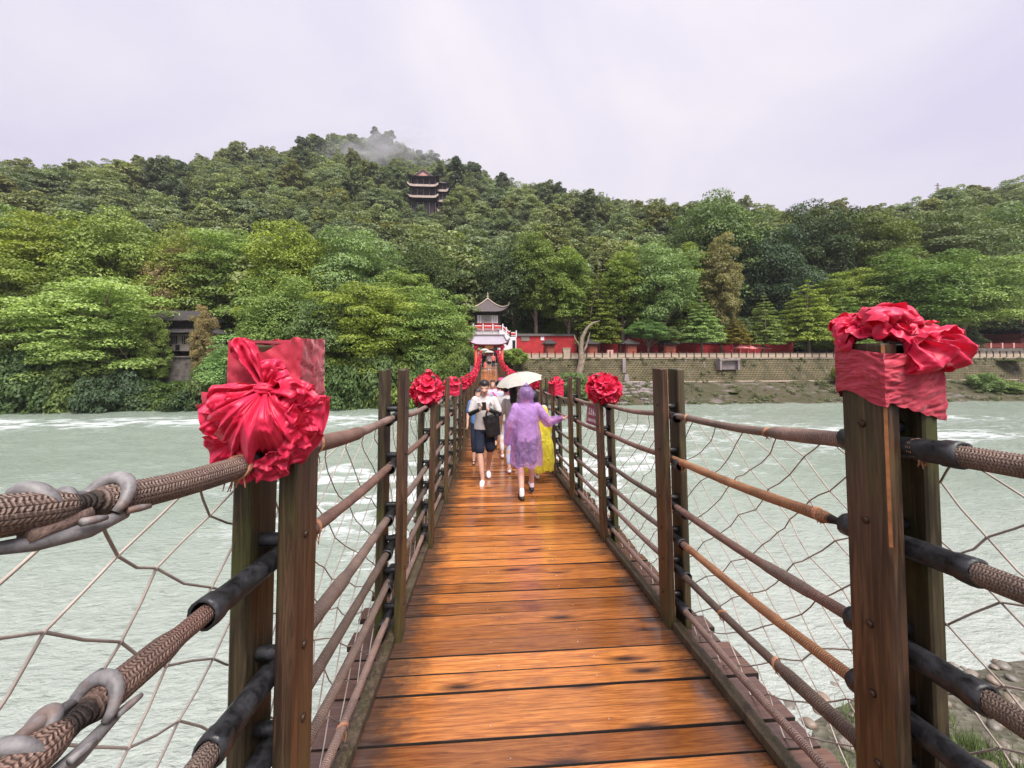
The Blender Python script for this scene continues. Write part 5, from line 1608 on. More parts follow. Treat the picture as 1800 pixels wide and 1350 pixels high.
L = [
 # left bank, back row first
 (-30, 330, 62, 'b2', 95, MG, 'tall mid green tree cut by the left picture edge'),
 (95, 378, 60, 'f1', 100, BR, 'broad light green tree above the leftmost bank trees'),
 (215, 372, 62, 'b1', 85, BR, 'rounded light green crown left of the browning tree'),
 (325, 402, 61, 'b2', 70, (0.244, 0.301, 0.073), 'olive tree with browning leaves above the old house'),
 (420, 395, 63, 'f2', 85, MG, 'broad mid green tree directly above the big red bow'),
 (520, 398, 60, 'b1', 80, BR, 'rounded bright tree right of the browning tree'),
 (622, 402, 61, 'b3', 85, MG, 'wide mid green crown below the mist'),
 (700, 470, 58, 't1', 60, BR, 'upright bright tree left of the pavilion trees'),
 (735, 430, 66, 'b2', 70, DG, 'dark rounded tree behind the pavilion trees'),
 (10, 430, 52, 'f2', 95, MG, 'dark feathery tree leaning over the water at the left edge'),
 (85, 505, 51, 'f1', 75, DG, 'shaded tree between the left edge and the feathery tree'),
 (168, 468, 49.5, 'f2', 100, BR, 'big feathery bright tree overhanging the water at the left'),
 (358, 535, 51, 't2', 20, YB, 'small yellow brown tree beside the old house'),
 (300, 435, 59, 't2', 36, (0.407, 0.253, 0.090), 'thin tree with dry brown leaves above the old house roof'),
 (272, 555, 50.5, 't2', 22, MG, 'slim tree in front of the old house'),
 (437, 582, 48.5, 'b3', 66, (0.244, 0.407, 0.061), 'small vivid green tree behind the big red bow'),
 (500, 478, 52, 'b2', 70, MG, 'mid green bank tree just right of the big red bow'),
 (585, 500, 50.5, 'b1', 75, DG, 'dark tree standing low on the bank left of the bridge'),
 (660, 482, 50, 'f2', 85, BR, 'bright spreading bank tree left of the bridge'),
 (765, 505, 50, 'f1', 74, (0.236, 0.350, 0.059), 'bright tree reaching over towards the red gate'),
 (800, 560, 47.5, 'b3', 40, MG, 'low green tree closest to the left gate pillar'),
 # right bank on the promenade
 (905, 430, 66, 'b1', 62, DG, 'dark rounded tree directly behind the pavilion roof'),
 (942, 402, 63, 't1', 42, MG, 'tall narrow green tree right of the pavilion'),
 (1000, 432, 62, 't2', 42, (0.171, 0.253, 0.059), 'tall olive tree above the bright red wall'),
 (1052, 472, 60, 'c2', 36, (0.196, 0.269, 0.061), 'pointed olive tree behind the bare leaning trunk'),
 (1095, 440, 62, 't1', 46, MG, 'tall tree behind the two nearest kiosks'),
 (1160, 425, 61, 'b2', 62, MG, 'broad tree hanging over the shaded red wall'),
 (1140, 560, 57.5, 'b1', 34, (0.155, 0.269, 0.055), 'small round tree before the shaded red wall'),
 (1172, 572, 57.2, 'b3', 24, DG, 'small dark tree left of the wall pier'),
 (1210, 430, 65, 't2', 40, (0.188, 0.261, 0.055), 'tall light tree behind the pale conical tree'),
 (1232, 512, 58, 'c1', 36, (0.269, 0.382, 0.074), 'pale green conical tree before the red wall'),
 (1265, 412, 62, 't2', 34, (.33, .27, .075), 'tall yellow brown tree behind the pale conical one'),
 (1292, 545, 58.5, 'c1', 24, (0.326, 0.301, 0.065), 'small yellowish conical tree beside the closed parasol'),
 (1342, 518, 59, 'c2', 30, (0.253, 0.334, 0.065), 'narrow light green tree above the parasols'),
 (1420, 490, 58.5, 'c3', 48, (0.36, 0.48, 0.085), 'brightest wide conical tree right of the parasols'),
 (1482, 510, 60, 'c2', 36, (0.171, 0.269, 0.055), 'conical green tree left of the loose red bow'),
 (1258, 338, 80, 'b1', 84, DG, 'big dark rounded tree high behind the conical trees'),
 (1350, 395, 74, 'b3', 70, (0.065, 0.122, 0.046), 'very dark tree behind the narrow light green tree'),
 (1432, 350, 78, 'b2', 62, (0.068, 0.122, 0.046), 'dark tree breaking the skyline left of the mast'),
 (1505, 470, 68, 'f1', 70, MG, 'layered green tree behind the loose red bow'),
 (1530, 350, 76, 'f2', 70, (0.146, 0.211, 0.052), 'open crowned tree on the skyline above the loose red bow'),
 (1600, 440, 64, 'b2', 85, (0.138, 0.236, 0.052), 'large green tree filling the space behind the loose red bow'),
 (1650, 360, 76, 'f1', 85, (0.188, 0.244, 0.059), 'olive spreading tree just below the mast'),
 (1690, 455, 62, 'b1', 75, MG, 'large rounded tree left of the curled eaves'),
 (1760, 360, 78, 'b3', 80, MG, 'broad tree high above the curled eaves'),
 (1830, 430, 70, 'b2', 70, DG, 'dark tree cut by the right picture edge'),
]
for t in L: tree(*t)
shr = [(-10, 640, 47.2, 60), (40, 655, 47.0, 55), (95, 645, 47.4, 60), (150, 668, 46.7, 48), (205, 672, 46.7, 50), (255, 660, 47.4, 45), (300, 665, 48, 48), (345, 672, 47.2, 48), (395, 655, 48, 50), (455, 668, 46.8, 48),
       (510, 655, 47.3, 52), (560, 648, 47.6, 52), (610, 655, 47.2, 52), (660, 652, 47.5, 48), (705, 640, 47.8, 48), (750, 645, 47.6, 44), (792, 640, 47.8, 40), (818, 655, 47, 26)]
SHL = ['at the very left edge', 'second from the left edge', 'under the dark feathery tree', 'left of the feathery bright tree', 'under the feathery bright tree', 'left below the retaining wall', 'directly below the retaining wall', 'right below the retaining wall', 'just left of the big red bow', 'hidden partly behind the big red bow',
       'just right of the big red bow', 'left of the second left posts', 'right above the second rope span', 'left of the second post pair', 'behind the second post pair', 'behind the third left bow', 'right of the third left bow', 'closest to the bridge']
for i, (px, yt, Y_, hw) in enumerate(shr):
    yt -= (18, 40, 8, 30)[i % 4] if not 4 < i < 8 else -8
    tree(px, yt, Y_, 's1' if i % 2 else 's2', hw, rt.choice((DG, MG, (0.098, 0.171, 0.048), (0.073, 0.130, 0.046))), 'leafy shrub at the left waterline, ' + SHL[i], 'bank_shrub', 'shrub', 'shrubs along the left waterline', zb=WZ - .3 if i % 3 else WZ + .1)
for (px, yt, Y_, hw, zb, lab) in ((1500, 640, 51.0, 30, -5.6, 'green bush growing low on the embankment behind the loose red bow'), (1735, 655, 49.5, 24, -6.2, 'green bush on the stone slope at the far right'), (1768, 668, 49.0, 22, -6.3, 'lower green bush beside the one on the far right slope'),
                                 (1010, 655, 47.5, 34, -6.6, 'green bush at the waterline left of the old steps'), (1780, 632, 54.0, 22, -1.6, 'bush on top of the embankment at the far right'), (1290, 688, 49.5, 9, -5.6, 'small pale weed tuft on the mossy slope'), (905, 612, 52.5, 26, -2.2, 'pale bush at the right side of the gate'), (975, 668, 49, 24, -6.0, 'low green bush left of the waterline bush')):
    tree(px, yt, Y_, 's1', hw, (0.171, 0.253, 0.065), lab, 'bank_shrub', 'shrub', None, zb=zb)
# understory behind the red walls
UND = ['beside the pavilion', 'above the framed window', 'above the white panel', 'at the right end of the bright red wall', 'behind the bare trunk', 'behind the second kiosk', 'behind the third kiosk', 'behind the wall pier', 'behind the pale conical tree', 'behind the yellowish conical tree', 'behind the parasols', 'behind the brightest conical tree', 'behind the loose red bow', 'left of the curled eaves']
for i, (px, yt, hw) in enumerate(((912, 560, 30), (938, 566, 30), (965, 570, 30), (998, 562, 34), (1030, 566, 32), (1066, 568, 34), (1104, 566, 34), (1150, 560, 36), (1200, 565, 36), (1248, 568, 36), (1310, 560, 44), (1385, 562, 44), (1470, 560, 50), (1640, 565, 60))):
    tree(px, yt, 67.5 + (i % 3) * 1.6, 's1' if i % 2 else 's2', hw, rt.choice((DG, MG, (.12, .18, .055))), 'understory bush ' + UND[i], 'understory_bush', 'bush', 'bushes behind the red walls', zb=PROM)
# the old bare trunk in front of the embankment
bt = tag(empty('bare_tree', PX(1016, 672, 52.8)), 'old bare leaning trunk growing up across the embankment wall', 'tree')
o0 = Vector(bt.location)
def bp(px, py, Y_): return PX(px, py, Y_) - o0
mb = MB(); mb.tube([bp(1014, 680, 52.6), bp(1018, 655, 52.7), bp(1023, 632, 53.4), bp(1021, 612, 54), bp(1024, 592, 54.2), bp(1032, 577, 54.3), bp(1042, 568, 54.3), bp(1054, 564, 54.3)], [.55, .48, .45, .34, .28, .22, .17, .06], 10); mb.build('trunk', M_BARK, bt, smooth=True)
mb = MB(); mb.tube([bp(1022, 625, 53.7), bp(1030, 610, 54), bp(1034, 596, 54), bp(1037, 585, 54.1)], [.24, .17, .11, .04], 8); mb.tube([bp(1021, 612, 54), bp(1012, 598, 54), bp(1009, 588, 54)], [.2, .12, .03], 8); mb.build('branch', M_BARK, bt, smooth=True)

# ---- the forest on the hill: one mass
HP = [broad(31, 9, 3.9, .6, 70, 11500, .275, .6, M_HLEAF, .4)[0], broad(32, 10, 3.6, .6, 70, 11500, .27, .65, M_HLEAF, .5)[0], broad(33, 8.5, 4.3, .3, 65, 11500, .28, .45, M_HLEAF, .5)[0],
      broad(34, 11, 3.4, .8, 70, 11500, .265, .7, M_HLEAF, .5)[0], broad(36, 10, 4.4, .5, 80, 12500, .27, .35, M_HLEAF, .6)[0], tiered(35, 11, 1.35, .8, 15, 2800, .30, M_FLEAF, power=.85)[0],
      broad(37, 12, 3.0, .8, 60, 11500, .27, .7, M_HLEAF2, .6)[0], broad(38, 9.5, 4.6, .4, 50, 12000, .30, .4, M_HLEAF3, .6)[0], broad(39, 13.5, 2.6, 1.0, 55, 10000, .28, .9, M_HLEAF3, .5)[0]]
hcol = bpy.data.collections.new('hill_tree_kinds')
for k, me in enumerate(HP):
    o = bpy.data.objects.new('kind_%d' % k, me); hcol.objects.link(o)
rngh = np.random.default_rng(4)
def forest():
    pts = []; 
    d = 60.0
    while d < 330:
        step = 3.6 + .0075 * d
        na = int(2 * 1.16 * d / step)
        a = -1.16 + TH + 2.32 * (np.arange(na) + rngh.uniform(-.4, .4, na)) / na
        dd = d + rngh.uniform(-.45, .45, na) * step
        pts.append(np.stack([np.sin(a) * dd, np.cos(a) * dd], 1)); d += step * .95
    P = np.concatenate(pts)
    X, Y_ = P[:, 0], P[:, 1]
    dist = np.hypot(X, Y_)
    px = CXP + FPX * np.tan(np.arctan2(X, Y_) - TH)
    D = itab(np.clip(px, -900, 3000), RDIST)
    keep = (dist < D + 14) & (Y_ > 60) & ((X < 2) | (Y_ > 74)) & (Y_ > 57)
    # clear the ground of the tower, house, temple
    for (x, y, r) in ((P0.x, 56, 9.5), (c0.x + 2, HY - 1, 8.5), (h0.x, 55, 9), (tp.location.x, 72, 6)):
        keep &= np.hypot(X - x, Y_ - y) > r
    P = P[keep]; X, Y_, dist, px, D = X[keep], Y_[keep], dist[keep], px[keep], D[keep]
    Z = land(X, Y_) - .3
    n = len(P)
    idx = rngh.choice(9, n, p=[.15, .13, .14, .10, .14, .02, .12, .10, .10])
    fir = (dist > D - 22) & (((px > 715) & (px < 800)) | ((px > 865) & (px < 1140))) & (rngh.random(n) < .75)
    idx[fir] = 5
    tall = (dist > D - 34) & (idx == 8); idx[tall] = 0
    scl = (rngh.uniform(.62, 1.0, n) + .85 * rngh.random(n) ** 3) * np.where(dist < 100, 1.15, 1.0)
    scl[fir] = rngh.uniform(.7, 1.15, fir.sum())
    scl = np.where(dist > D - 26, np.minimum(scl, 1.12), scl)
    # keep the view to the tower open
    front = (np.abs(px - 752) < 44) & (dist > 120) & (dist < HY) ; scl[front] *= .66
    me = np_mesh('hill_forest', np.stack([X, Y_, Z], 1), np.zeros((0, 3), np.int32))
    for nm, ty, dat in (('scl', 'FLOAT', scl), ('rz', 'FLOAT', rngh.uniform(0, 6.28, n))):
        at = me.attributes.new(nm, ty, 'POINT'); at.data.foreach_set('value', dat.astype(np.float32))
    at = me.attributes.new('kind_index', 'INT', 'POINT'); at.data.foreach_set('value', idx.astype(np.int32))
    ob = put('hill_forest', me)
    ng = bpy.data.node_groups.new('scatter_trees', 'GeometryNodeTree')
    ng.interface.new_socket('Geometry', in_out='INPUT', socket_type='NodeSocketGeometry'); ng.interface.new_socket('Geometry', in_out='OUTPUT', socket_type='NodeSocketGeometry')
    gi = ng.nodes.new('NodeGroupInput'); go = ng.nodes.new('NodeGroupOutput')
    m2p = ng.nodes.new('GeometryNodeMeshToPoints'); iop = ng.nodes.new('GeometryNodeInstanceOnPoints')
    ci = ng.nodes.new('GeometryNodeCollectionInfo'); ci.inputs[0].default_value = hcol; ci.inputs['Separate Children'].default_value = True; ci.inputs['Reset Children'].default_value = True
    def attr(nm, ty):
        a = ng.nodes.new('GeometryNodeInputNamedAttribute'); a.data_type = ty; a.inputs[0].default_value = nm; return a.outputs[0]
    cx_ = ng.nodes.new('ShaderNodeCombineXYZ'); ng.links.new(attr('rz', 'FLOAT'), cx_.inputs[2])
    e2r = ng.nodes.new('FunctionNodeEulerToRotation'); ng.links.new(cx_.outputs[0], e2r.inputs[0])
    iop.inputs['Pick Instance'].default_value = True
    ng.links.new(gi.outputs[0], m2p.inputs[0]); ng.links.new(m2p.outputs[0], iop.inputs['Points']); ng.links.new(ci.outputs[0], iop.inputs['Instance'])
    ng.links.new(attr('kind_index', 'INT'), iop.inputs['Instance Index']); ng.links.new(e2r.outputs[0], iop.inputs['Rotation']); ng.links.new(attr('scl', 'FLOAT'), iop.inputs['Scale'])
    ng.links.new(iop.outputs[0], go.inputs[0])
    md = ob.modifiers.new('scatter', 'NODES'); md.node_group = ng
    tag(ob, 'dense mixed forest covering the whole hillside', 'forest', kind='stuff')
    print('forest trees', n)
forest()
# tall tree on the shoulder beside the tower
cm, tm, H, Rc = PROT['t1']
q = PX(802, 272, 172); zb_ = float(land(np.array([q.x]), np.array([172.0]))[0])
rt_ = tag(empty('ridge_tree', (q.x, 172, zb_)), 'tall lone tree rising above the ridge right of the hill tower', 'tree')
s_ = (q.z - zb_) / H
put('trunk', tm, rt_, (0, 0, 0), (0, 0, 0), (1.0, 1.0, s_)); b_ = put('crown', leaf_mesh([(0, 0, 14), (1.6, 0, 12.8), (-1.7, 0, 13.1), (.2, 1.4, 11.5), (-.6, -1.3, 10), (.9, -1, 8.5), (0, .5, 15.6), (-1.0, .4, 7), (.6, .6, 5.5), (0, 0, 4)], [1.9, 1.6, 1.7, 1.7, 1.6, 1.6, 1.5, 1.5, 1.6, 1.8], 2600, .5, 5, M_LEAF, .7), rt_, (0, 0, 0), (0, 0, 0), (1.35, 1.35, s_))
b_.color = (*(.045, .075, .03), 1)

# weeds and moss cushions on the embankment, creepers along its top edge
def weeds():
    rng = np.random.default_rng(14); C = []; Rd = []
    for _ in range(420):
        x = rng.uniform(6, 95); s = rng.uniform(0, 1) ** 1.3
        y = 45.9 + 6.8 * s; z = -6.85 + 2.45 * s
        C.append((x, y, z + .12)); Rd.append(rng.uniform(.12, .5) * (1.8 if rng.random() < .08 else 1))
    for _ in range(260):
        x = rng.uniform(4, 95); s = rng.random() ** 2.5
        C.append((x, 54.95 - 1.75 * s, -1.2 - 3.1 * s)); Rd.append(rng.uniform(.1, .38))
    me = leaf_mesh(C, Rd, 26000, .13, 3, M_WEED, .55, 'slope_weeds')
    return put('slope_weeds', me)
M_WEED = mat_leaf('weed_leaves', (.060, .070, .022), (.125, .140, .045), (.200, .220, .075))
tag(weeds(), 'low weeds and creepers growing over the stone embankment', 'weeds', kind='stuff')
# ================================================================== PEOPLE
def mat_skin():
    m = NT('skin')
    f = m.noise(m.obj(), 14, 4, .6)
    m.P(base=m.ramp(f, [(0.3, (0.54, 0.32, 0.235)), (0.7, (0.64, 0.405, 0.31))]), rough=.5, spec=.4)
    m.b.inputs['Subsurface Weight'].default_value = .08
    return m.mat
def mat_fabric(name, col, rough=.85, wr=1.0, var=.08):
    m = NT(name)
    o = m.obj()
    f = m.noise(m.map(o, (1, 1, .55)), 7, 4, .6, .8)
    lo = tuple(c * (1 - var) for c in col); hi = tuple(min(.95, c * (1 + var)) for c in col)
    m.P(base=m.ramp(f, [(0.3, lo), (0.7, hi)]), rough=rough, spec=.25, normal=m.bump(f, .5 * wr, .04))
    return m.mat
def mat_film(name, col, alpha=.72):
    m = NT(name)
    o = m.obj()
    f = m.noise(m.map(o, (1, 1, .6)), 9, 5, .65, 1.2)
    m.P(base=m.ramp(f, [(0.3, tuple(c * .82 for c in col)), (0.7, tuple(min(.95, c * 1.12) for c in col))]), rough=.22, spec=.5, normal=m.bump(f, .9, .05))
    tr = m.n('ShaderNodeBsdfTransparent', {'Color': (*[min(1, .35 + c * .75) for c in col], 1)})
    tl = m.n('ShaderNodeBsdfTranslucent', {'Color': (*col, 1)})
    a = m.n('ShaderNodeMixShader', {0: .35, 1: m.b.outputs[0], 2: tl.outputs[0]})
    b = m.n('ShaderNodeMixShader', {0: m.ramp(f, [(0.35, alpha - .10), (0.65, alpha + .08)]), 1: tr.outputs[0], 2: a.outputs[0]})
    m.nt.links.new(b.outputs[0], m.out.inputs[0])
    return m.mat
M_SKIN = mat_skin()
M_HAIR = simple('black_hair', (0.012, 0.010, 0.010), .45, .3, 40)
M_TEE = mat_fabric('white_cotton', (0.56, 0.52, 0.505)); M_NAVY = mat_fabric('navy_shorts', (0.014, 0.020, 0.038))
M_BLK = mat_fabric('black_cloth', (0.016, 0.015, 0.017)); M_LEATHER = simple('black_bag_leather', (0.014, 0.013, 0.014), .38, .3, 14, .25)
M_PURPLE = mat_film('purple_rain_film', (0.70, 0.44, 0.95), .44); M_YELLOW = mat_film('yellow_rain_film', (1.0, 0.80, 0.07), .90)
M_SLIDE = simple('white_sandal', (0.82, 0.76, 0.80), .5, .05, 9); M_SHOE = simple('black_shoe', (0.018, 0.017, 0.018), .5, .3, 20); M_SOCK = simple('white_sock', (.8, .78, .78), .9, .05, 20)
M_BLUE = mat_fabric('blue_shirt', (0.10, 0.22, 0.46)); M_LAV = mat_fabric('lavender_grey_shirt', (0.42, 0.42, 0.56)); M_PNK = mat_fabric('pale_pink_shirt', (0.74, 0.46, 0.56)); M_HOT = mat_fabric('hot_pink_cloth', (0.70, 0.07, 0.24))
M_CORAL = mat_fabric('coral_dress', (0.72, 0.17, 0.15)); M_STRAW = simple('straw_hat', (0.70, 0.55, 0.30), .8, .2, 30); M_DPUR = mat_fabric('dark_shorts', (0.018, 0.014, 0.035))
M_EYE = simple('dark_features', (0.02, 0.012, 0.010), .4, .1, 20); M_LIP = simple('lips', (0.36, 0.13, 0.11), .5, .1, 20)

def remesh(mb, vox, name, mat, parent, smooth=4, loc=(0, 0, 0), disp=None):
    """one continuous skin over overlapping limbs"""
    tmp = bpy.data.objects.new('tmp', mb.mesh('tmp')); COL.objects.link(tmp)
    rm = tmp.modifiers.new('r', 'REMESH'); rm.mode = 'VOXEL'; rm.voxel_size = vox; rm.use_smooth_shade = True
    sm = tmp.modifiers.new('s', 'SMOOTH'); sm.iterations = smooth; sm.factor = .5
    dg = bpy.context.evaluated_depsgraph_get()
    me = bpy.data.meshes.new_from_object(tmp.evaluated_get(dg))
    old = tmp.data; bpy.data.objects.remove(tmp); bpy.data.meshes.remove(old)
    me.name = name; me.materials.clear(); me.materials.append(mat)
    if disp:
        n = len(me.vertices); co = np.empty(n * 3, np.float32); me.vertices.foreach_get('co', co); no = np.empty(n * 3, np.float32); me.vertices.foreach_get('normal', no)
        co = co.reshape(-1, 3); no = no.reshape(-1, 3)
        me.vertices.foreach_set('co', (co + no * disp(co)[:, None]).astype(np.float32).ravel()); me.update()
    me.polygons.foreach_set('use_smooth', [True] * len(me.polygons))
    return put(name, me, parent, loc)
def cap(mb, a, b, ra, rb, n=12):
    """tapered limb with rounded ends"""
    a, b = Vector(a), Vector(b); d = (b - a)
    L = d.length; d.normalize()
    pts = [a - d * ra * .95, a - d * ra * .6, a, a.lerp(b, .5), b, b + d * rb * .6, b + d * rb * .95]
    mb.tube(pts, [ra * .3, ra * .8, ra, (ra + rb) / 2, rb, rb * .8, rb * .3], n)
def loft(mb, rings, n=20):
    """rings (cx, cy, z, rx, ry), capped"""
    vs = []; fs = []
    for (cx_, cy_, z, rx, ry) in rings:
        for k in range(n):
            t = 2 * math.pi * k / n
            vs.append((cx_ + math.cos(t) * rx, cy_ + math.sin(t) * ry, z))
    for i in range(len(rings) - 1):
        for k in range(n):
            k2 = (k + 1) % n; fs.append((i * n + k, i * n + k2, (i + 1) * n + k2, (i + 1) * n + k))
    fs.append(tuple(range(n - 1, -1, -1))); fs.append(tuple((len(rings) - 1) * n + k for k in range(n)))
    mb.add(vs, fs)
def folds(sc, amp, seed=0):
    def f(co):
        return (fbm(co[:, 0] * sc + seed + co[:, 1] * sc, co[:, 2] * sc * .55 + seed, 3, seed + 3) - .5) * 2 * amp
    return f
def hand(mb, w, d, side, curl=.5, sc=1.0):
    """palm and five fingers from the wrist w along d; side = direction of the thumb"""
    w = Vector(w); d = Vector(d).normalized(); s = Vector(side); s = (s - d * s.dot(d)).normalized(); dn = d.cross(s)
    cap(mb, w, w + d * .075 * sc, .022 * sc, .030 * sc, 10); cap(mb, w + s * .014 * sc, w + d * .08 * sc + s * .020 * sc, .018 * sc, .018 * sc, 8)
    cap(mb, w - s * .012 * sc, w + d * .078 * sc - s * .022 * sc, .018 * sc, .017 * sc, 8)
    for k, L_ in enumerate((.068, .078, .072, .055)):
        b0 = w + d * .085 * sc + s * (.027 - .018 * k) * sc
        k1 = b0 + (d * math.cos(curl) + dn * math.sin(curl)) * L_ * .5 * sc; k2 = k1 + (d * math.cos(curl * 2.1) + dn * math.sin(curl * 2.1)) * L_ * .5 * sc
        cap(mb, b0, k1, .0095 * sc, .0088 * sc, 6); cap(mb, k1, k2, .0088 * sc, .0078 * sc, 6)
    t0 = w + d * .025 * sc + s * .026 * sc; t1 = t0 + (d * .6 + s * .6 + dn * .3) * .038 * sc; cap(mb, t0, t1, .012 * sc, .010 * sc, 6); cap(mb, t1, t1 + (d * .85 + dn * .5) * .030 * sc, .010 * sc, .0085 * sc, 6)

def person(loc, rz, S, label, P, fine=True, group='people walking on the bridge'):
    """P: joints in metres for a 1.72 m figure facing -y; clothing built over the same joints"""
    root = tag(empty('person', loc, rz), label, 'person', group)
    root.scale = (S, S, S)
    v = .0095 if fine else .022
    hd = Vector(P.get('head', (0, -.02, 1.60))); tilt = P.get('tilt', .0)
    sh = P.get('sh', .175); shz = 1.405
    hips = .088; hz = .90
    ar = P['arms']; lg = P['legs']
    mb = MB()
    # head, jaw, nose, ears
    def H(x, y, z):
        c, s = math.cos(tilt), math.sin(tilt)
        return hd + Vector((x, y * c + z * s * -1, z * c + y * s))
    if True:
        mb.ball(H(0, .012, .035), (.079, .096, .088), 18, 12); mb.ball(H(0, -.018, -.035), (.064, .074, .082), 16, 12); cap(mb, H(0, -.058, -.088), H(0, -.05, -.085), .030, .032, 10)
        if fine:
            cap(mb, H(0, -.094, .012), H(0, -.112, -.026), .010, .0165, 8); cap(mb, H(-.028, -.088, -.012), H(.028, -.088, -.012), .026, .026, 8)
            for sx in (-1, 1): mb.ball(H(sx * .080, .012, -.010), (.013, .022, .034), 8, 6)
            cap(mb, H(-.02, -.083, -.062), H(.02, -.083, -.062), .012, .012, 8); cap(mb, H(-.032, -.080, .030), H(.032, -.080, .030), .014, .014, 8)
    cap(mb, (0, .008, 1.38), H(0, .018, -.07), .056, .050, 12)
    # trunk
    loft(mb, [(0, 0, .84, .10, .09), (0, 0, .88, .150, .105), (0, .005, .95, .155, .108), (0, 0, 1.08, .135, .098), (0, .005, 1.22, .150, .108), (0, .01, 1.34, .165, .100), (0, .01, 1.41, .13, .075), (0, .01, 1.44, .07, .06)])
    for sx, (el, wr) in zip((-1, 1), ar):
        s0 = Vector((sx * sh, .005, shz - .02)); el = Vector(el); wr = Vector(wr)
        cap(mb, s0, el, .048, .038); cap(mb, el, el.lerp(wr, .35), .039, .038); cap(mb, el.lerp(wr, .35), wr, .038, .025)
        hs = P.get('hands', {}).get(sx, {})
        if fine: hand(mb, wr, hs.get('d', (wr - el)), hs.get('s', (0, -1, .2)), hs.get('c', .35))
        else: cap(mb, wr, wr + (wr - el).normalized() * .12, .03, .025, 8)
    for sx, (kn, an, toe) in zip((-1, 1), lg):
        h0_ = Vector((sx * hips, 0, hz)); kn = Vector(kn); an = Vector(an); toe = Vector(toe)
        cap(mb, h0_, kn, .082, .052); mid = kn.lerp(an, .30) + Vector((0, .012, 0)); cap(mb, kn, mid, .050, .056); cap(mb, mid, an, .055, .034)
        cap(mb, an + Vector((0, .015, -.045)), toe, .036, .030, 10); cap(mb, an, an + Vector((0, .02, -.05)), .035, .034)
    remesh(mb, v, 'body', M_SKIN, root, 3 if fine else 2)
    # face
    if fine and P.get('face', True):
        fm = MB()
        for sx in (-1, 1):
            fm.ball(H(sx * .031, -.0905, .006), (.014, .008, .0055), 8, 6); fm.box(H(sx * .033, -.0965, .030), (.034, .010, .0075))
        fm.build('eyes', M_EYE, root); fm = MB(); fm.ball(H(0, -.0945, -.062), (.022, .008, .0062), 10, 6); fm.build('mouth', M_LIP, root)
    # hair
    ha = P.get('hair', 'short')
    if ha:
        hb = MB()
        if ha == 'short':
            e_ = 1.0 if fine else 1.10; hb.ball(H(0, .018, .055), (.090 * e_, .108 * e_, .088 * e_), 18, 12); hb.ball(H(0, .045, .015), (.087 * e_, .086 * e_, .088 * e_), 16, 12)
        else:
            hb.ball(H(0, .020, .045), (.092, .104, .090), 18, 12); hb.ball(H(0, .05, .0), (.092, .085, .10), 16, 12); 
            if ha == 'long':
                for k in range(5): cap(hb, H(-.04 + .02 * k, .080, .0), (hd.x - .036 + .018 * k, hd.y + .125, hd.z - .34 - .03 * (k % 2)), .042, .018, 8)
            if ha == 'bun': hb.ball(H(.01, .09, .10), (.055, .05, .05), 12, 8)
        # keep the face free
        o = remesh(hb, .010 if fine else .02, 'hair', M_HAIR, root, 2, disp=folds(40, .004, 5))
        me = o.data
        if P.get('face', True):
            bm = bmesh.new(); bm.from_mesh(me)
            c_, s_ = math.cos(-tilt), math.sin(-tilt)
            dl = []
            for vtx in bm.verts:
                q = vtx.co - hd; yy = q.y * c_ - q.z * s_; zz = q.z * c_ + q.y * s_
                if yy < -.035 and zz < .066: dl.append(vtx)
            bmesh.ops.delete(bm, geom=dl, context='VERTS'); bm.to_mesh(me); bm.free()
    # upper garment
    top = P.get('top')
    if top:
        tb = MB(); lo = P.get('top_lo', .86); fl = P.get('flare', 0.0)
        loft(tb, [(0, 0, lo, .170 + fl, .128 + fl), (0, 0, lo + .10, .168 + fl * .7, .126 + fl * .7), (0, 0, 1.08, .158 + fl * .4, .120 + fl * .3), (0, .004, 1.22, .170, .128), (0, .008, 1.34, .184, .120), (0, .01, 1.415, .150, .092), (0, .01, 1.452, .075, .068)])
        sl = P.get('sleeve', .62)
        for sx, (el, wr) in zip((-1, 1), ar):
            s0 = Vector((sx * (sh - .01), .005, shz - .015)); el = Vector(el); wr = Vector(wr)
            if sl <= 1: cap(tb, s0, s0.lerp(el, sl), .068, .066)
            else: cap(tb, s0, el, .066, .060); cap(tb, el, el.lerp(wr, min(1, sl - 1)), .060, .050)
        remesh(tb, v * 1.1, P.get('top_name', 'shirt'), top, root, 3, disp=folds(9, .008, 3))
    if P.get('armsleeve'):
        for sx, (el, wr) in zip((-1, 1), ar):
            ab_ = MB(); el = Vector(el); wr = Vector(wr); s0 = Vector((sx * sh, .005, shz - .02))
            cap(ab_, s0.lerp(el, .55), el, .050, .043); cap(ab_, el, wr, .044, .030); remesh(ab_, v, 'arm_sleeve', P['armsleeve'], root, 2)
    # lower garment
    low = P.get('low')
    if low:
        lb = MB(); k_ = P.get('low_len', .75)
        loft(lb, [(0, 0, .80, .13, .10), (0, 0, .86, .178, .132), (0, 0, .93, .172, .125), (0, 0, 1.0, .155, .115)])
        if P.get('skirt'):
            z1 = P['skirt']; loft(lb, [(0, 0, z1, .22, .17), (0, 0, (z1 + .9) / 2, .195, .15), (0, 0, .9, .165, .12)])
        else:
            for sx, (kn, an, toe) in zip((-1, 1), lg):
                h0_ = Vector((sx * hips, 0, hz)); kn = Vector(kn); an = Vector(an)
                if k_ <= 1: e_ = h0_.lerp(kn, k_); cap(lb, h0_, e_, .098, .088)
                else: cap(lb, h0_, kn, .096, .070); cap(lb, kn, kn.lerp(an, k_ - 1), .070, .055)
        remesh(lb, v * 1.1, P.get('low_name', 'shorts'), low, root, 3, disp=folds(9, .006, 8))
    # shoes
    shm = P.get('shoe')
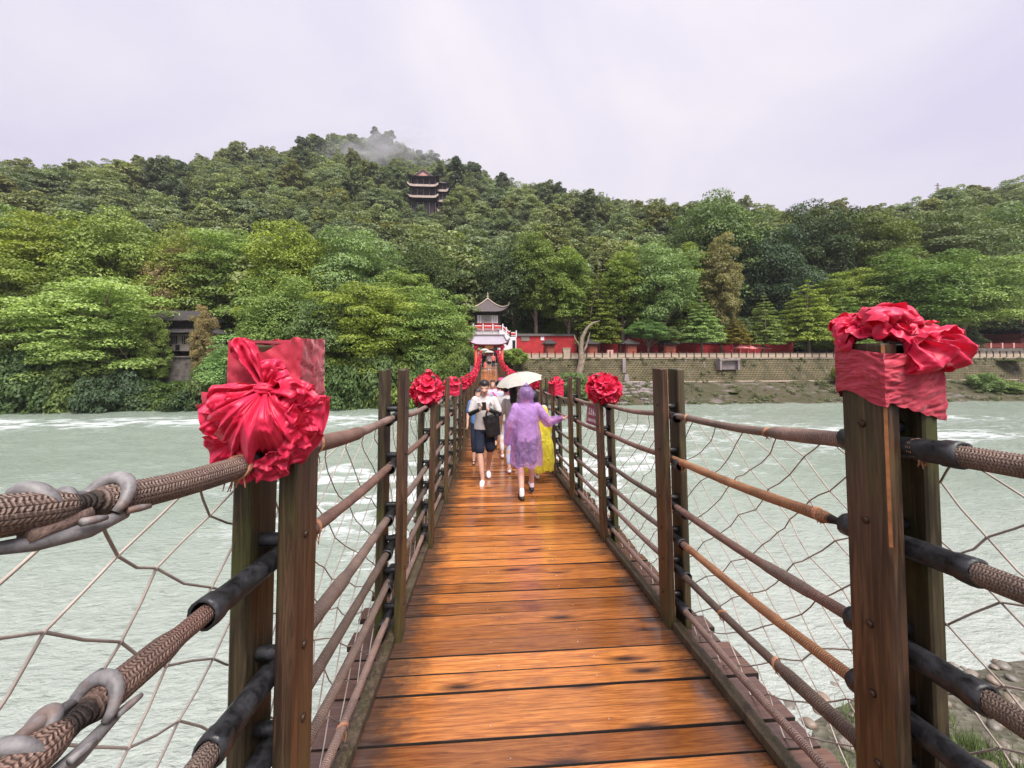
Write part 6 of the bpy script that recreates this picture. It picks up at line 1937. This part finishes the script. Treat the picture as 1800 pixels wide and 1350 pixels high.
    if shm:
        for (kn, an, toe) in lg:
            sb = MB(); an = Vector(an); toe = Vector(toe); d = (toe - an); d.z = 0; d.normalize()
            heel = an + Vector((0, 0, -.065)) - d * .05; tp_ = toe + d * .035; tp_.z = toe.z - .018; heel.z = an.z - .070
            cap(sb, heel, heel.lerp(tp_, .55), .036, .044, 12); cap(sb, heel.lerp(tp_, .55), tp_, .044, .036, 12)
            if P.get('sandal'): cap(sb, heel.lerp(tp_, .62) + Vector((0, 0, .026)), heel.lerp(tp_, .85) + Vector((0, 0, .012)), .046, .042, 12)
            else: cap(sb, an + Vector((0, 0, -.035)), heel.lerp(tp_, .6) + Vector((0, 0, .008)), .044, .040, 12)
            remesh(sb, v, 'shoe', shm, root, 2)
            if P.get('sock'):
                kb = MB(); cap(kb, an + Vector((0, 0, .045)), an + Vector((0, .01, -.03)), .039, .040, 12); remesh(kb, v, 'sock', P['sock'], root, 2)
    return root
def on_deck(px, Y_): 
    q = PX(px, 616, Y_); return (q.x, Y_, deck(Y_) + .002)
WALK = [((-.095, -.16, .50), (-.085, -.24, .10), (-.09, -.37, .045)), ((.095, -.02, .50), (.09, .22, .13), (.095, .12, .045))]
STAND = [((-.09, -.02, .49), (-.09, .01, .095), (-.10, -.12, .035)), ((.09, -.02, .49), (.09, .01, .095), (.10, -.12, .035))]
HANG = [((-.23, .02, 1.14), (-.24, -.05, .90)), ((.23, .02, 1.14), (.24, -.05, .90))]

# ---- man in the white T-shirt, looking at his phone
man_loc = on_deck(852, 6.75)
man = person(man_loc, 0, 1.0, 'man in white T-shirt and navy shorts looking down at a phone', dict(head=(-.005, -.050, 1.605), tilt=.30,
    arms=[((-.245, -.04, 1.155), (-.085, -.245, 1.255)), ((.255, -.04, 1.150), (.075, -.240, 1.240))],
    hands={-1: dict(d=(.55, -.45, .45), s=(.3, .3, 1), c=.7), 1: dict(d=(-.6, -.40, .45), s=(-.3, .3, 1), c=-.7)},
    legs=[((-.085, -.17, .50), (-.035, -.25, .10), (-.045, -.385, .040)), ((.095, -.03, .50), (.060, .20, .120), (.070, .085, .040))],
    top=M_TEE, top_name='t_shirt', sleeve=.78, top_lo=.885, flare=.018, low=M_NAVY, low_len=.86, hair='short', armsleeve=M_BLK, shoe=M_SLIDE, sandal=True))
pm_ = MB(); pm_.cbox((0, 0, 0), (.074, .010, .150), .002)
ph = tag(pm_.build('mobile_phone', simple('matt_black_case', (.006, .006, .007), .8, .1, 9, spec=.15), None, (man_loc[0] - .010, 6.75 - .335, man_loc[2] + 1.325), (R(-38), 0, R(4))), 'black mobile phone held by the man in white T-shirt', 'phone')
cm_ = MB(); cm_.lathe([(.0, .001), (.008, .001), (.008, 0)], 10, (-.022, .006, .055), Matrix.Rotation(R(-90), 3, 'X')); cm_.build('camera_lens', M_STEEL, ph)
# print on the shirt
sg = MB()
for (x, z, w, h, r_) in ((-.10, 1.345, .050, .010, 0), (-.10, 1.325, .044, .010, .5), (-.10, 1.305, .050, .010, 0), (.090, 1.33, .010, .055, .25), (.112, 1.33, .010, .055, -.25), (.101, 1.315, .03, .009, 0)):
    sg.box((x, -.148 + abs(x) * .10, z), (w, .012, h), Matrix.Rotation(r_, 3, 'Y'))
sg.build('shirt_print', M_BLK, man)
# tote bag on his forearm
bag = tag(empty('tote_bag', (man_loc[0] + .150, 6.75 - .13, man_loc[2] + .775)), 'black leather tote bag hanging from the man\'s forearm', 'bag')
bm_ = MB(); loft(bm_, [(.01, 0, .0, .105, .040), (.01, 0, .012, .122, .052), (.008, 0, .12, .132, .058), (.0, 0, .25, .140, .050), (-.006, 0, .35, .148, .034), (-.006, 0, .372, .146, .022)], 24)
bag.rotation_euler = (0, R(-7), R(12))
o = remesh(bm_, .009, 'bag_body', M_LEATHER, bag, 2, disp=folds(11, .013, 6))
for y_ in (-.04, .04):
    sb = MB(); sb.tube([(-.085, y_, .34), (-.075, y_ * .9, .42), (-.03, y_ * .5, .475), (.03, y_ * .5, .475), (.075, y_ * .9, .42), (.085, y_, .34)], .0085, 6); sb.build('strap', M_LEATHER, bag)

# ---- person in the purple raincoat, back to the camera
pl = on_deck(925, 5.72)
pw = person(pl, math.pi, .955, 'person in purple plastic raincoat seen from behind, one hand on the rope', dict(head=(.0, -.01, 1.60), tilt=.1,
    arms=[((-.340, -.010, 1.150), (-.535, -.060, 1.190)), ((.250, .02, 1.10), (.300, -.02, .845))],
    hands={-1: dict(d=(-1, -.1, .05), s=(0, -1, .3), c=.5)},
    legs=[((-.10, -.13, .50), (-.105, -.16, .12), (-.11, -.30, .045)), ((.09, -.02, .49), (.085, .17, .105), (.095, .04, .040))],
    top=M_TEE, low=M_DPUR, low_len=.92, hair='short', shoe=M_SHOE, sock=M_SOCK, face=True, sleeve=.6))
cb = MB()
loft(cb, [(0, 0, .47, .262, .205), (0, 0, .54, .262, .200), (0, 0, .70, .248, .185), (0, 0, .95, .225, .172), (0, .0, 1.15, .205, .160), (0, .005, 1.30, .205, .145), (0, .01, 1.40, .175, .115), (0, .01, 1.46, .11, .10)], 28)
for sx, (el, wr) in zip((-1, 1), (((-.340, -.010, 1.150), (-.535, -.060, 1.190)), ((.250, .02, 1.10), (.300, -.02, .845)))):
    cap(cb, (sx * .165, .005, 1.375), el, .085, .082); cap(cb, el, Vector(el).lerp(Vector(wr), 1.02), .080, .060)
cb.ball((0, .005, 1.59), (.118, .135, .150), 18, 12); cap(cb, (0, .01, 1.68), (0, .02, 1.775), .075, .018, 10); cap(cb, (0, .01, 1.42), (0, .01, 1.52), .115, .105, 14)
co_ = remesh(cb, .012, 'raincoat', M_PURPLE, pw, 3, disp=folds(8, .017, 12))
# open hem and hood front
bm = bmesh.new(); bm.from_mesh(co_.data)
bmesh.ops.delete(bm, geom=[v_ for v_ in bm.verts if v_.co.z < .487 + .018 * math.sin(v_.co.x * 30) or (v_.co.z > 1.50 and v_.co.z < 1.70 and v_.co.y < -.075)], context='VERTS'); bm.to_mesh(co_.data); bm.free()

# ---- person in the yellow raincoat beyond
yl = on_deck(940, 6.45)
yw = person(yl, math.pi, .90, 'person in long yellow raincoat walking beyond the purple raincoat', dict(head=(.02, -.02, 1.60), arms=HANG, legs=WALK, top=M_TEE, low=M_NAVY, low_len=1.6, low_name='trousers', hair='long', shoe=M_SLIDE))
cb = MB()
loft(cb, [(-.06, 0, .22, .300, .22), (-.06, 0, .40, .305, .22), (-.05, 0, .75, .285, .20), (-.03, 0, 1.05, .24, .17), (0, .005, 1.30, .215, .145), (0, .01, 1.40, .18, .115), (0, .01, 1.45, .11, .10)], 28)
for sx in (-1, 1): cap(cb, (sx * .165, .005, 1.375), (sx * .25, .02, 1.10), .085, .08); cap(cb, (sx * .25, .02, 1.10), (sx * .26, -.04, .92), .08, .065)
co_ = remesh(cb, .014, 'raincoat', M_YELLOW, yw, 3, disp=folds(8, .022, 22))
bm = bmesh.new(); bm.from_mesh(co_.data)
bmesh.ops.delete(bm, geom=[v_ for v_ in bm.verts if v_.co.z < .245 + .02 * math.sin(v_.co.x * 24)], context='VERTS'); bm.to_mesh(co_.data); bm.free()

# ---- woman in white with long hair under the umbrella
wl = on_deck(902, 7.35)
person(wl, math.pi, .95, 'long haired person in white shirt walking under the white umbrella', dict(head=(0, -.02, 1.60), arms=[((-.20, -.14, 1.17), (-.12, -.28, 1.30)), ((.24, .02, 1.13), (.25, -.04, .90))], legs=WALK, top=M_TEE, sleeve=.8, low=M_LAV, low_len=1.8, low_name='trousers', hair='long', shoe=M_SLIDE))
uc = PX(915, 668, 7.15)
um = tag(empty('umbrella', (uc.x - .02, 7.15, uc.z - .02)), 'white umbrella tilted over the people behind the purple raincoat', 'umbrella')
um.rotation_euler = (R(5), R(-13), .2)
def canopy(Rr, h, n=8, inset=0.0):
    mb = MB(); rows = 6; vs = [(0, 0, h - inset)]; fs = []; seg = n * 4
    for j in range(1, rows + 1):
        s = j / rows
        for k in range(seg):
            f = (k % 4) / 4; sc_ = 1 - .10 * math.sin(math.pi * f) * s
            a = 2 * math.pi * k / seg
            vs.append((math.cos(a) * Rr * s * sc_, math.sin(a) * Rr * s * sc_, h * (1 - s ** 2.3) - inset + .012 * math.sin(math.pi * f) * s))
    for k in range(seg): fs.append((0, 1 + k, 1 + (k + 1) % seg))
    for j in range(rows - 1):
        for k in range(seg):
            k2 = (k + 1) % seg; fs.append((1 + j * seg + k, 1 + (j + 1) * seg + k, 1 + (j + 1) * seg + k2, 1 + j * seg + k2))
    mb.add(vs, fs); return mb
M_UMB = mat_fabric('white_umbrella_cloth', (.40, .38, .335), .7, .3); M_LIN = mat_fabric('black_lining', (.02, .02, .022), .7)
canopy(.455, .15).build('canopy', M_UMB, um); canopy(.452, .146, 8, .006).build('lining', M_LIN, um)
mb = MB(); mb.tube([(0, 0, .19), (0, 0, -.52)], .006, 6); mb.build('shaft', M_STEEL, um)
mb = MB(); mb.tube([(0, 0, -.50), (0, 0, -.60)], .014, 8); mb.build('handle', M_BLACK, um)
for k in range(8):
    a = 2 * math.pi * k / 8; mb = MB(); mb.tube([(0, 0, .145), (math.cos(a) * .24, math.sin(a) * .24, .105), (math.cos(a) * .46, math.sin(a) * .46, -.008)], .0025, 4); mb.build('rib', M_STEEL, um)

# ---- the others further along
def hatted(root, mat, brim=.20, z=1.68, S=1):
    h = MB(); h.lathe([(0, .10), (.07, .095), (.095, .02), (.10, 0), (brim, -.035), (brim, -.042), (.1, -.01)], 16, (0, .0, z)); h.build('hat', mat, root, smooth=True)
p5 = person(on_deck(889, 8.7), math.pi, .95, 'person in white with straw hat and dark shoulder bag strap', dict(head=(0, -.02, 1.60), arms=HANG, legs=WALK, top=M_TEE, sleeve=1.7, low=M_TEE, low_len=1.8, low_name='trousers', hair='short', shoe=M_SLIDE), False)
hatted(p5, M_STRAW); sb = MB(); sb.tube([(-.17, .13, 1.44), (-.02, .18, 1.25), (.16, .16, 1.02)], .02, 6); sb.ball((.2, .1, .98), (.09, .07, .11), 10, 8); sb.build('shoulder_bag', M_BLK, p5)
p6 = person(on_deck(877, 9.9), math.pi, .98, 'person in lavender grey shirt with pink strap walking away', dict(head=(0, -.02, 1.60), arms=HANG, legs=WALK, top=M_LAV, sleeve=.7, low=M_NAVY, low_len=1.8, low_name='trousers', hair='bun', shoe=M_SHOE), False)
sb = MB(); sb.tube([(.17, .13, 1.44), (.02, .18, 1.25), (-.16, .16, 1.0)], .022, 6); sb.build('strap', M_HOT, p6)
person(on_deck(866, 11.4), 0, .97, 'person in pale pink shirt coming towards the camera', dict(head=(0, -.03, 1.60), arms=HANG, legs=WALK, top=M_PNK, sleeve=.8, low=M_TEE, low_len=1.8, low_name='trousers', hair='long', shoe=M_SLIDE), False)
p8 = person(on_deck(881, 12.2), math.pi, .97, 'person with hot pink hat and scarf walking away', dict(head=(0, -.02, 1.60), arms=[((-.3, -.05, 1.22), (-.26, -.10, 1.48)), ((.23, .02, 1.14), (.24, -.05, .90))], legs=STAND, top=M_HOT, sleeve=.8, low=M_BLK, low_len=1.8, low_name='trousers', hair='long', shoe=M_SHOE), False)
hatted(p8, M_HOT, .17)
person(on_deck(840, 8.2), 0, .90, 'youth in blue shirt half hidden behind the man with phone', dict(head=(0, -.03, 1.60), arms=HANG, legs=WALK, top=M_BLUE, sleeve=.8, low=M_NAVY, low_len=1.5, low_name='trousers', hair='short', shoe=M_SHOE), False)
def far_umbrella(px, py, Y_, label):
    c = PX(px, py, Y_); u = tag(empty('umbrella', c), label, 'umbrella'); canopy(.52, .2).build('canopy', M_UMB, u); m_ = MB(); m_.tube([(0, 0, .2), (0, 0, -.6)], .012, 5); m_.build('shaft', M_STEEL, u)
person(on_deck(850.5, 40.4), 0, .98, 'person in long black dress standing at the gate', dict(arms=HANG, legs=STAND, top=M_BLK, sleeve=.8, low=M_BLK, skirt=.25, low_name='skirt', hair='long', shoe=M_SHOE), False, 'people at the gate')
person(on_deck(860, 40.0), 0, .98, 'person in white top and black skirt at the gate', dict(arms=HANG, legs=STAND, top=M_TEE, sleeve=.8, low=M_BLK, skirt=.62, low_name='skirt', hair='long', shoe=M_SLIDE), False, 'people at the gate')
person(on_deck(853, 39.2), 0, .58, 'small child in coral outfit in front of the gate', dict(arms=HANG, legs=STAND, top=M_CORAL, sleeve=.8, low=M_CORAL, skirt=.45, low_name='skirt', hair='short', shoe=M_SLIDE), False, 'people at the gate')
person(on_deck(867, 40.8), 0, .93, 'person in red top and black trousers at the right of the gate', dict(arms=HANG, legs=WALK, top=M_CORAL, sleeve=.8, low=M_BLK, low_len=1.8, low_name='trousers', hair='short', shoe=M_SHOE), False, 'people at the gate')
far_umbrella(852, 616, 40.3, 'left of the two pale umbrellas at the gate'); far_umbrella(860, 619.5, 39.8, 'right of the two pale umbrellas at the gate')

# ---- red notice board tied to the right railing
sc_ = PX(1037, 728, 4.55)
sgn = tag(empty('notice_board', (BCX + BHW + PT + .012, 4.50, sc_.z)), 'small red notice board with white lettering tied to the right railing', 'sign')
sgn.rotation_euler = (slope(4.5), R(6), 0)
mb = MB(); mb.cbox((0, 0, 0), (.010, .50, .235), .002); mb.build('board', simple('dark_red_sign', (.20, .012, .03), .45, .1, 6), sgn)
gl = MB(); gr_ = random.Random(9)
for row, (z0, hgt, n_, tot) in enumerate(((.035, .085, 4, .36), (-.065, .040, 8, .36))):
    for k in range(n_):
        y_ = -tot / 2 + tot * (k + .5) / n_; cw_ = tot / n_ * .78
        for _ in range(4): gl.box((-.0065, y_ + gr_.uniform(-.1, .1) * cw_, z0 + gr_.uniform(-.42, .42) * hgt), (.002, cw_ * gr_.uniform(.6, 1), hgt * .11))
        for _ in range(3): gl.box((-.0066, y_ + gr_.uniform(-.42, .42) * cw_, z0 + gr_.uniform(-.1, .1) * hgt), (.002, cw_ * .13, hgt * gr_.uniform(.6, 1)))
gl.build('lettering', simple('white_letters', (.8, .74, .76), .5, .05, 5), sgn)
mb = MB(); mb.tube([(0, -.2, .11), (.02, -.2, .17)], .004, 5); mb.tube([(0, .2, .11), (.02, .2, .17)], .004, 5); mb.build('tie', M_FRAY, sgn)
# ================================================================== HAZE AND MIST
def volume_mat(name, dens, col, noise=None):
    mt = bpy.data.materials.new(name); mt.use_nodes = True
    nt = mt.node_tree; nt.nodes.clear()
    o = nt.nodes.new('ShaderNodeOutputMaterial'); v = nt.nodes.new('ShaderNodeVolumePrincipled')
    v.inputs['Color'].default_value = (*col, 1); v.inputs['Density'].default_value = dens; v.inputs['Anisotropy'].default_value = 0.1
    if noise:
        t = nt.nodes.new('ShaderNodeTexCoord'); n = nt.nodes.new('ShaderNodeTexNoise'); n.inputs['Scale'].default_value = noise; n.inputs['Detail'].default_value = 5; n.inputs['Distortion'].default_value = 1.0
        ln = nt.nodes.new('ShaderNodeVectorMath'); ln.operation = 'LENGTH'; nt.links.new(t.outputs['Object'], ln.inputs[0])
        fo = nt.nodes.new('ShaderNodeMapRange'); fo.inputs[1].default_value = 1.0; fo.inputs[2].default_value = .25; fo.inputs[3].default_value = 0; fo.inputs[4].default_value = 1
        nt.links.new(ln.outputs['Value'], fo.inputs[0]); nt.links.new(t.outputs['Object'], n.inputs['Vector'])
        mr = nt.nodes.new('ShaderNodeMapRange'); mr.inputs[1].default_value = .42; mr.inputs[2].default_value = .74; mr.inputs[3].default_value = 0; mr.inputs[4].default_value = dens
        nt.links.new(n.outputs[0], mr.inputs[0])
        mu = nt.nodes.new('ShaderNodeMath'); mu.operation = 'MULTIPLY'; nt.links.new(mr.outputs[0], mu.inputs[0]); nt.links.new(fo.outputs[0], mu.inputs[1]); nt.links.new(mu.outputs[0], v.inputs['Density'])
    nt.links.new(v.outputs[0], o.inputs['Volume'])
    return mt
mb = MB(); mb.box((0, 420, 90), (1640, 1010, 210)); tag(mb.build('haze', volume_mat('thin_haze', .00022, (.92, .90, 1.0))), kind='stuff')
mc_ = PX(662, 276, 206)
for (dx, dz, sx, sy, sz, rz) in ((-2, 0, 40, 13, 15, -.2),):
    bm = bmesh.new(); bmesh.ops.create_icosphere(bm, subdivisions=3, radius=1); me = bpy.data.meshes.new('mist'); bm.to_mesh(me); bm.free()
    me.materials.append(volume_mat('drifting_mist', .26, (.98, .97, 1.0), 1.7))
    o = put('mist', me, None, mc_ + Vector((dx, 0, dz)), (0, rz, 0), (sx, sy, sz)); tag(o, 'wisp of white mist drifting over the hilltop trees', 'mist', kind='stuff')
